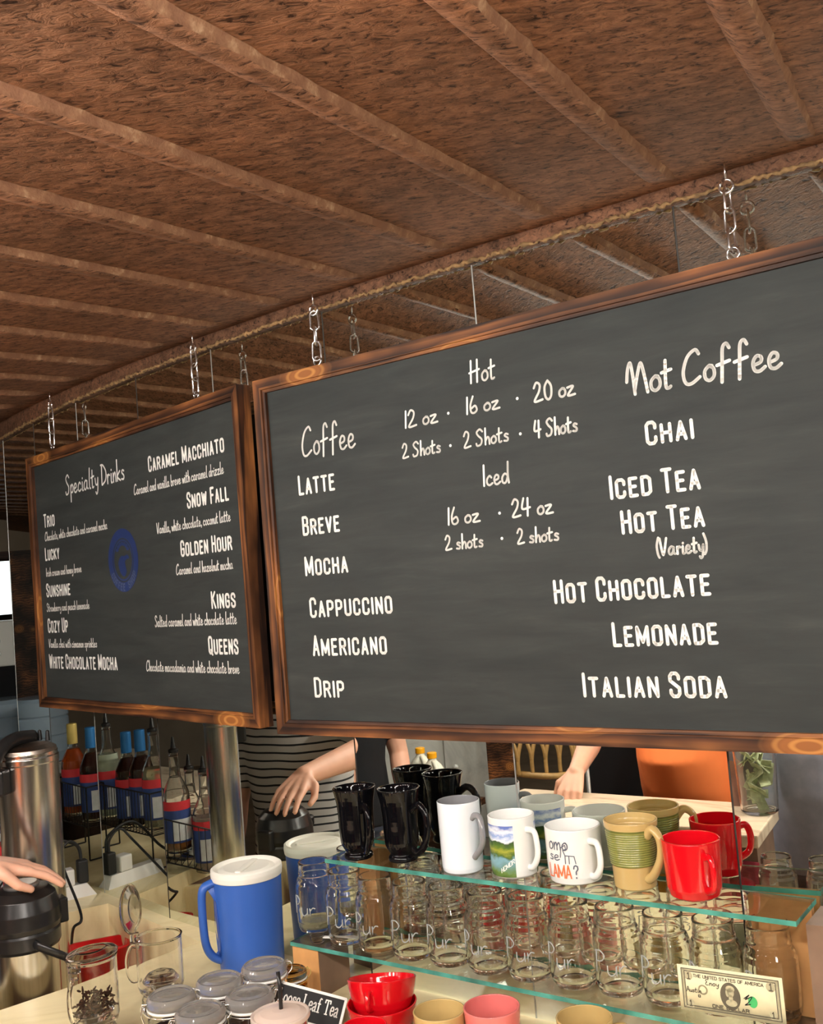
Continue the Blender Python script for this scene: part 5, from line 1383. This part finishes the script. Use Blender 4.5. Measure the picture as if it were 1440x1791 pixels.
# milk jugs on a stand, pale marble cabinet and wood post
sp = seen(748, 1345, 4.7, 2)
MH = 0.235
t = thing('milk_stand', 'dark stand carrying two milk jugs', 'stand', (sp.x, sp.y, 0), -math.radians(38))
st_top = sp.z - 0.145
MB().box((-.30, -.14, st_top - .03), (.22, .14, st_top)).build('stand_top', 'dark_wood', t); MB().box((-.28, -.12, 0), (.20, .12, st_top - .03)).build('stand_body', 'dark_wood', t)
for (u, dz, lab) in ((737, .006, 'milk jug with orange cap, left of the pair in the mirror'), (757, -.02, 'milk jug with orange cap, right of the pair in the mirror')):
    q = seen(u, 1340, 4.70 if u < 750 else 4.55, 2)
    t = thing('milk_jug', lab, 'milk jug', (q.x, q.y, st_top), 0, 'milk jugs')
    MB().lathe([(0, .0), (.066, .0), (.072, .008), (.072, .115), (.066, .145), (.040, .190), (.022, .208), (.019, .215), (.019, .228), (0, .228)], 28).build('bottle', 'milk', t, True)
    MB().lathe([(0, .222), (.0225, .222), (.0225, .244), (.020, .247), (0, .247)], 24).build('cap', 'orange_cap', t, True)
    MB().tube(spline([(.020, 0, .205), (.062, 0, .190), (.078, 0, .150), (.070, 0, .110)], 5), .011, 10).build('handle', 'milk', t)
q = seen(818, 1345, 5.3, 2)
t = thing('marble_cabinet', 'tall pale marble fronted cabinet with round knob seen in the mirror', 'cabinet', (q.x, q.y, 0), -math.radians(seen_dir(188, 2)))
MB().box((-.50, -.30, 0), (.13, 0, 1.75)).build('carcass', 'grey_marble', t)
MB().box((-.115, .001, .05), (.125, .018, 1.70), None, 0, .003).build('door', 'grey_marble', t)
MB().sphere((-.058, .030, q.z + .02), .013, 16, 10).build('knob', 'white_plastic', t)
q = seen(886, 1345, 4.95, 2)
tag(MB().box((-.075, -.075, 0), (.075, .075, 2.10), I4((q.x, q.y, 0), -math.radians(60))).build('wood_post', 'burnt_pine'), 'brown wood post reflected between the marble cabinet and the rattan chair', 'post')
# far left reflections: big blue water bottles, dark wood column, stove in daylight
for (u, v, dp, pn, lab) in ((72, 1218, 4.4, 7, 'large blue water bottle reflected above the steel dispenser'), (2, 1222, 4.7, 8, 'large blue water bottle reflected at the left edge of the photo'), (70, 1226, 5.1, 6, 'large blue water bottle reflected left of the orange syrup bottle')):
    q = seen(u, v, dp, pn)
    t = thing('water_bottle', lab, 'water bottle', (q.x, q.y, q.z - .36), 0, 'blue water bottles')
    pr = [(0, .0), (.024, .0), (.028, .01), (.05, .03), (.115, .06), (.134, .11), (.134, .18), (.128, .188), (.134, .196), (.134, .27), (.128, .278), (.134, .286), (.132, .34), (.115, .358), (0, .36)]
    MB().lathe(pr, 40).build('bottle', 'blue_plastic', t, True)
    o = MB().box((-.14, -.14, 0), (.14, .14, q.z - .361), I4((q.x, q.y, 0))).build('pedestal', 'dark_wood')
    tag(o, 'dark wood pedestal under the ' + ('middle' if pn == 7 else 'far' if pn == 8 else 'nearest') + ' blue water bottle', 'pedestal', 'pedestals under the water bottles')
q = seen(52, 1050, 5.6, 7)
tag(MB().box((-.22, -.10, 0), (.22, .10, 2.12), I4((q.x, q.y, 0), -math.radians(seen_dir(162, 7)))).build('wood_column', 'dark_wood'), 'dark wood column reflected left of the specialty board', 'column')
q = seen(6, 1075, 6.2, 8); az = seen_dir(160, 8)
t = thing('window', 'bright window reflected at the far left edge', 'window', (q.x, q.y, q.z), -math.radians(az))
MB().box((-.24, -.02, .0), (.24, 0, .33)).build('pane', 'daylight', t)
MB().box((-.30, -.05, -.05), (-.24, .02, .39)).build('jamb', 'dark_wood', t); MB().box((.24, -.05, -.05), (.30, .02, .39)).build('jamb', 'dark_wood', t)
MB().box((-.24, -.05, .33), (.24, .02, .39)).build('lintel', 'dark_wood', t); MB().box((-.24, -.05, -.05), (.24, .03, .0)).build('sill', 'dark_wood', t)
MB().box((-.30, -.07, -q.z), (.30, -.05, .39)).build('surround', 'dark_wood', t)
q2 = seen(-24, 1088, 5.3, 8)
t = thing('stove', 'pale metal stove with round knobs reflected at the left edge', 'stove', (q2.x, q2.y, 0), -math.radians(az))
MB().box((-.22, -.20, q2.z - .24), (.22, .05, q2.z), None, 0, .01).build('body', 'white_plastic', t)
MB().box((-.22, -.20, 0), (.22, .03, q2.z - .241)).build('stand', 'black_shirt', t)
for k in range(4):
    for j in range(3):
        MB().lathe([(0, 0), (.018, 0), (.016, .020), (0, .022)], 16, Matrix.Translation((-.15 + .10 * k, .05, q2.z - .04 - .065 * j)) @ Matrix.Rotation(-PI / 2, 4, 'X')).build('knob', 'metal_grey', t)

q = seen(225, 1380, 4.35, 5)
t = thing('side_counter', 'pale marble side counter reflected behind the syrup racks', 'counter', (q.x, q.y, 0), math.radians(-47))
MB().box((-.75, -.36, COUNTER - .04), (.75, .36, COUNTER), None, 0, .004).build('worktop', 'marble_bar', t)
MB().box((-.72, -.33, 0), (.72, .33, COUNTER - .04)).build('cabinet', 'walnut_board', t)
# ------------------------------------------------------------------ people (reflected in the mirrors; one hand reaches into the frame)
def hand(mb, w, d, up, thumb, curl, spread=0.10, s_=1.0):
    """palm and five bent fingers; w wrist, d pointing direction, up the back of the hand"""
    d = Vector(d).normalized(); up = (Vector(up) - d * d.dot(up)).normalized(); sd = d.cross(up) * thumb
    for k, (off, L, r) in enumerate(((.033, .070, .0088), (.011, .078, .0090), (-.011, .073, .0086), (-.031, .058, .0076))):
        a = w + sd * off * .45 * s_ + up * .002
        kn = w + d * .088 * s_ + sd * off * s_ * 1.05 + up * (.006 - abs(off) * .12)
        mb.capsule([a, a.lerp(kn, .55), kn], [.0155 * s_, .0135 * s_, .0105 * s_], 12)
        dr = (d + sd * off * spread * 18).normalized(); p = kn; c = curl * (0.75 + .1 * k)
        q = [p]
        for seg, (f_, an) in enumerate(((.46, .35), (.30, 1.0), (.24, 1.45))):
            v = dr * math.cos(c * an) - up * math.sin(c * an)
            p = p + v * L * f_ * s_; q.append(p)
        mb.capsule(q, [r * 1.08 * s_, r * s_, r * .92 * s_, r * .80 * s_], 10)
    b_ = w + sd * .020 * s_ + d * .018 * s_
    m_ = b_ + (d * .62 + sd * .75 - up * .15) * .040 * s_
    e_ = m_ + (d * .92 + sd * .22 - up * .35 * (1 + curl)) * .032 * s_
    f_ = e_ + (d * .95 - sd * .25 * curl - up * .4 * curl) * .026 * s_
    mb.capsule([b_, m_, e_, f_], [.0155 * s_, .0120 * s_, .0100 * s_, .0082 * s_], 12)
def person(label, base, az, shirt, pants, hair, arms, lean=0.0, s_=1.0, long_hair=False, sleeve=0.55, voxel=0.0045, belly=0.0):
    f = normal(az); r = Vector((f.y, -f.x, 0))
    t = thing('person', label, 'person', (base.x, base.y, 0))
    Z = Vector((0, 0, 1))
    def P(x, y, z): return r * x + f * (y + lean * max(0, z - .95 * s_)) + Z * z
    body, top, low = MB(), MB(), MB()
    def loft(mb, rings, grow=0.0):
        n = 28; vs = []; fs = []
        for (z, a, b_, y) in rings:
            c = P(0, y, z * s_)
            for k in range(n):
                th = 2 * PI * k / n
                vs.append(tuple(c + r * ((a + grow) * math.cos(th)) + f * ((b_ + grow) * math.sin(th))))
        for i in range(len(rings) - 1):
            for k in range(n): fs.append((i * n + k, i * n + (k + 1) % n, (i + 1) * n + (k + 1) % n, (i + 1) * n + k))
        fs.append(tuple(range(n))[::-1]); fs.append(tuple((len(rings) - 1) * n + k for k in range(n)))
        mb.add(vs, fs)
    tor = [(.86, .165, .118, 0), (.96, .158, .118 + belly * .7, belly * .3), (1.08, .148, .112 + belly, belly * .5), (1.20, .160, .116 + belly * .5, belly * .3), (1.32, .178, .112, 0), (1.40, .160, .092, -.005), (1.445, .085, .066, -.01)]
    loft(body, tor); loft(top, [(.84, .172, .124, 0)] + tor[1:-1] + [(1.435, .10, .075, -.01)], .016)
    body.capsule([P(0, -.01, 1.42 * s_), P(0, .0, 1.52 * s_)], [.055, .050])
    # head with nose, lips, chin, ears
    hc = P(0, .018, 1.615 * s_)
    body.sphere((0, 0, 0), .093, 24, 16, Matrix.Translation(hc) @ Matrix(((r.x, f.x, 0, 0), (r.y, f.y, 0, 0), (0, 0, 1, 0), (0, 0, 0, 1))), 0, (.80, .98, 1.2))
    body.capsule([hc + f * .080 + Z * .012, hc + f * .102 - Z * .016], [.007, .012], 10)
    body.capsule([hc + f * .086 - Z * .050 - r * .018, hc + f * .092 - Z * .050, hc + f * .086 - Z * .050 + r * .018], [.005, .007, .005], 8)
    body.sphere(tuple(hc + f * .062 - Z * .085), .028, 12, 8)
    for sx in (-1, 1): body.sphere(tuple(hc + r * sx * .076 - f * .004), .020, 10, 8, None, 0, (.5, .9, 1.3))
    # legs
    for sx in (-1, 1):
        body.capsule([P(sx * .085, 0, .90 * s_), P(sx * .095, .01, .50 * s_), P(sx * .10, -.01, .09 * s_)], [.085, .055, .038])
        low.capsule([P(sx * .085, 0, .90 * s_), P(sx * .095, .01, .50 * s_), P(sx * .10, -.01, .07 * s_)], [.100, .072, .062])
        sh = MB(); a_ = P(sx * .10, -.03, .045); b__ = P(sx * .105, .15, .035)
        sh.capsule([a_, a_.lerp(b__, .5), b__], [.045, .044, .034]); sh.build('shoe', 'black_rubber', t)
    loft(low, [(.82, .170, .120, 0), (.90, .172, .124, 0), (1.0, .160, .118, 0)], .010)
    for (sx, elbow, wrist, hd, up, curl) in arms:
        s0 = P(sx * .165, -.005, 1.375 * s_)
        e0 = (Vector(elbow) - Vector((base.x, base.y, 0))); w0 = (Vector(wrist) - Vector((base.x, base.y, 0)))
        body.capsule([s0, s0.lerp(e0, .5), e0, e0.lerp(w0, .35), w0], [.052, .046, .040, .041, .026])
        m_ = s0.lerp(e0, sleeve)
        top.capsule([P(sx * .13, -.005, 1.37 * s_), s0, m_], [.060, .066, .064])
        hand(body, w0, hd, up, sx, curl)
    o = body.build('body', 'skin', t)
    md = o.modifiers.new('skin_surface', 'REMESH'); md.mode = 'VOXEL'; md.voxel_size = voxel; md.use_smooth_shade = True
    sm = o.modifiers.new('soften', 'SMOOTH'); sm.factor = .5; sm.iterations = 3
    for mb, nm, mat in ((top, 'shirt', shirt), (low, 'trousers', pants)):
        o = mb.build(nm, mat, t)
        md = o.modifiers.new('cloth_surface', 'REMESH'); md.mode = 'VOXEL'; md.voxel_size = .009; md.use_smooth_shade = True
        sm = o.modifiers.new('soften', 'SMOOTH'); sm.factor = .5; sm.iterations = 5
    hm = MB(); hm.sphere((0, 0, 0), .098, 24, 16, Matrix.Translation(hc - f * .018 + Z * .022), 0, (.92, .98, 1.1))
    if long_hair:
        for k in range(26):
            a = math.radians(130 + 280 * k / 25); d0 = r * math.cos(a) + f * math.sin(a)
            st = hc - f * .01 + d0 * .08
            hm.tube(spline([st, st + d0 * .02 - Z * .12, st + d0 * .035 - Z * .24, st + d0 * .03 + r * .02 * math.sin(k * 2.0) - Z * .40], 5), [.014] * 10 + [.012, .010, .008, .006, .004, .003], 7)
    hm.build('hair', hair, t)
    for sx in (-1, 1): MB().sphere(tuple(hc + f * .080 + r * sx * .031 + Z * .018), .0105, 12, 8).build('eye', 'black_glaze', t)
    return t
# the person in stripes pressing the air pot
W = at_depth(-32, 1512, 2.0); tip = at_depth(88, 1524, 2.055)
EL = seen(668, 1300, 2.95, 3)
bp_ = seen(528, 1340, 3.22, 3)
to = (Vector((W.x, W.y, 0)) - Vector((bp_.x, bp_.y, 0)))
fa = math.degrees(math.atan2(to.x, to.y)) - 25
ff = normal(fa); rr_ = Vector((ff.y, -ff.x, 0))
person('person in a black and white striped shirt pressing the air pot', bp_, fa, 'striped_knit', 'denim', 'brown_hair',
       [(-1 if rr_.dot(Vector((EL.x, EL.y, 0)) - Vector((bp_.x, bp_.y, 0))) < 0 else 1, EL, W, tip - W, (0, 0, 1), .42),
        (1 if rr_.dot(Vector((EL.x, EL.y, 0)) - Vector((bp_.x, bp_.y, 0))) < 0 else -1, Vector((bp_.x, bp_.y, 1.12)) + rr_ * (.24 if rr_.dot(Vector((EL.x, EL.y, 0)) - Vector((bp_.x, bp_.y, 0))) < 0 else -.24), Vector((bp_.x, bp_.y, .90)) + rr_ * (.24 if rr_.dot(Vector((EL.x, EL.y, 0)) - Vector((bp_.x, bp_.y, 0))) < 0 else -.24) + ff * .08, (ff.x * .3, ff.y * .3, -1), (-rr_.x, -rr_.y, 0), .5)], 0.04, 1.0, False, .62)
# person in black with blond hair behind the mugs' reflection
bp_ = seen(604, 1345, 4.0, 2); fa = seen_dir(170, 2)
ff = normal(fa); rr_ = Vector((ff.y, -ff.x, 0))
person('person in a black shirt with long blond hair reflected beside the milk jugs', bp_, fa, 'black_shirt', 'denim', 'blond_hair',
       [(1, Vector((bp_.x, bp_.y, 1.10)) + rr_ * .22, Vector((bp_.x, bp_.y, .90)) + rr_ * .22 + ff * .10, (ff.x, ff.y, -1.2), (rr_.x, rr_.y, .2), .5),
        (-1, Vector((bp_.x, bp_.y, 1.10)) - rr_ * .22, Vector((bp_.x, bp_.y, .90)) - rr_ * .22 + ff * .10, (ff.x, ff.y, -1.2), (-rr_.x, -rr_.y, .2), .5)], 0.0, 1.0, True, .6, .006)
# person in orange leaning a fist on the bar
bp_ = seen(1210, 1330, 3.72, 1); fist = seen_z(1006, 1380, COUNTER + .02, 1)
to = Vector((fist.x, fist.y, 0)) - Vector((bp_.x, bp_.y, 0)); fa = math.degrees(math.atan2(N35.x, N35.y))
ff = normal(fa); rr_ = Vector((ff.y, -ff.x, 0)); sx = 1 if rr_.dot(to) > 0 else -1
el = seen(1040, 1285, 3.66, 1)
w_ = fist + (Vector((el.x, el.y, 0)) - Vector((fist.x, fist.y, 0))).normalized() * .035 + Vector((0, 0, .045))
person('person in an orange shirt leaning one fist on the marble bar', bp_, fa, 'orange_shirt', 'denim', 'brown_hair',
       [(sx, el, w_, (fist - w_) + ff * .03, (fist - w_).cross(rr_ * sx) * -1 + Vector((0, 0, .2)), 1.25),
        (-sx, Vector((bp_.x, bp_.y, 1.14)) - rr_ * sx * .26, Vector((bp_.x, bp_.y, .94)) - rr_ * sx * .22 + ff * .06, (ff.x * .4, ff.y * .4, -1), (-rr_.x * sx, -rr_.y * sx, 0), .5)], 0.06, 1.0, False, .6, .0045, .10)
# person in grey nearest the camera
bp_ = seen(1432, 1380, 3.0, 0); fa = 35
ff = normal(fa); rr_ = Vector((ff.y, -ff.x, 0))
person('person in a loose grey shirt reflected at the right edge', bp_, fa, 'grey_shirt', 'denim', 'brown_hair',
       [(1, Vector((bp_.x, bp_.y, 1.12)) + rr_ * .27, Vector((bp_.x, bp_.y, .92)) + rr_ * .24 + ff * .06, (ff.x * .3, ff.y * .3, -1), (rr_.x, rr_.y, 0), .5),
        (-1, Vector((bp_.x, bp_.y, 1.12)) - rr_ * .27, Vector((bp_.x, bp_.y, .92)) - rr_ * .24 + ff * .06, (ff.x * .3, ff.y * .3, -1), (-rr_.x, -rr_.y, 0), .5)], 0.10, 1.0, False, .65, .006, .03)
# ------------------------------------------------------------------ added fill discs and the row of globe bulbs
for i, p in enumerate(FILL_LIGHTS):
    zc = ceil_z(p)
    t = thing('fill_light', ['added fill disc on the ceiling left of the bar', 'added fill disc on the ceiling behind the bar', 'added fill disc on the ceiling behind the camera on the right', 'added fill disc on the ceiling far right', 'added fill disc on the ceiling far left'][i], 'ceiling light', (p[0], p[1], zc - .03), 0, 'added fill discs on the ceiling')
    MB().lathe([(.24, .03), (.25, .03), (.25, 0), (.235, 0), (.235, .02), (.24, .03)], 40).build('rim', 'metal_grey', t)
    MB().lathe([(0, .004), (.235, .004), (.235, .010), (0, .010)], 40).build('diffuser', 'fill_glow', t)
for i, (t_, d_) in enumerate(BULB_ROW):
    q = T36 * t_ + CEIL_N * d_; zc = ceil_z(q)
    t = thing('globe_bulb', 'small bare globe bulb on the ceiling over the aisle', 'light bulb', (q.x, q.y, zc - .085), 0, 'row of globe bulbs over the aisle')
    MB().sphere((0, 0, 0), BULB_R, 20, 12).build('globe', 'bulb_glow', t)
    MB().lathe([(.014, .028), (.020, .032), (.024, .082), (.040, .085)], 18).build('socket', 'black_plastic', t)
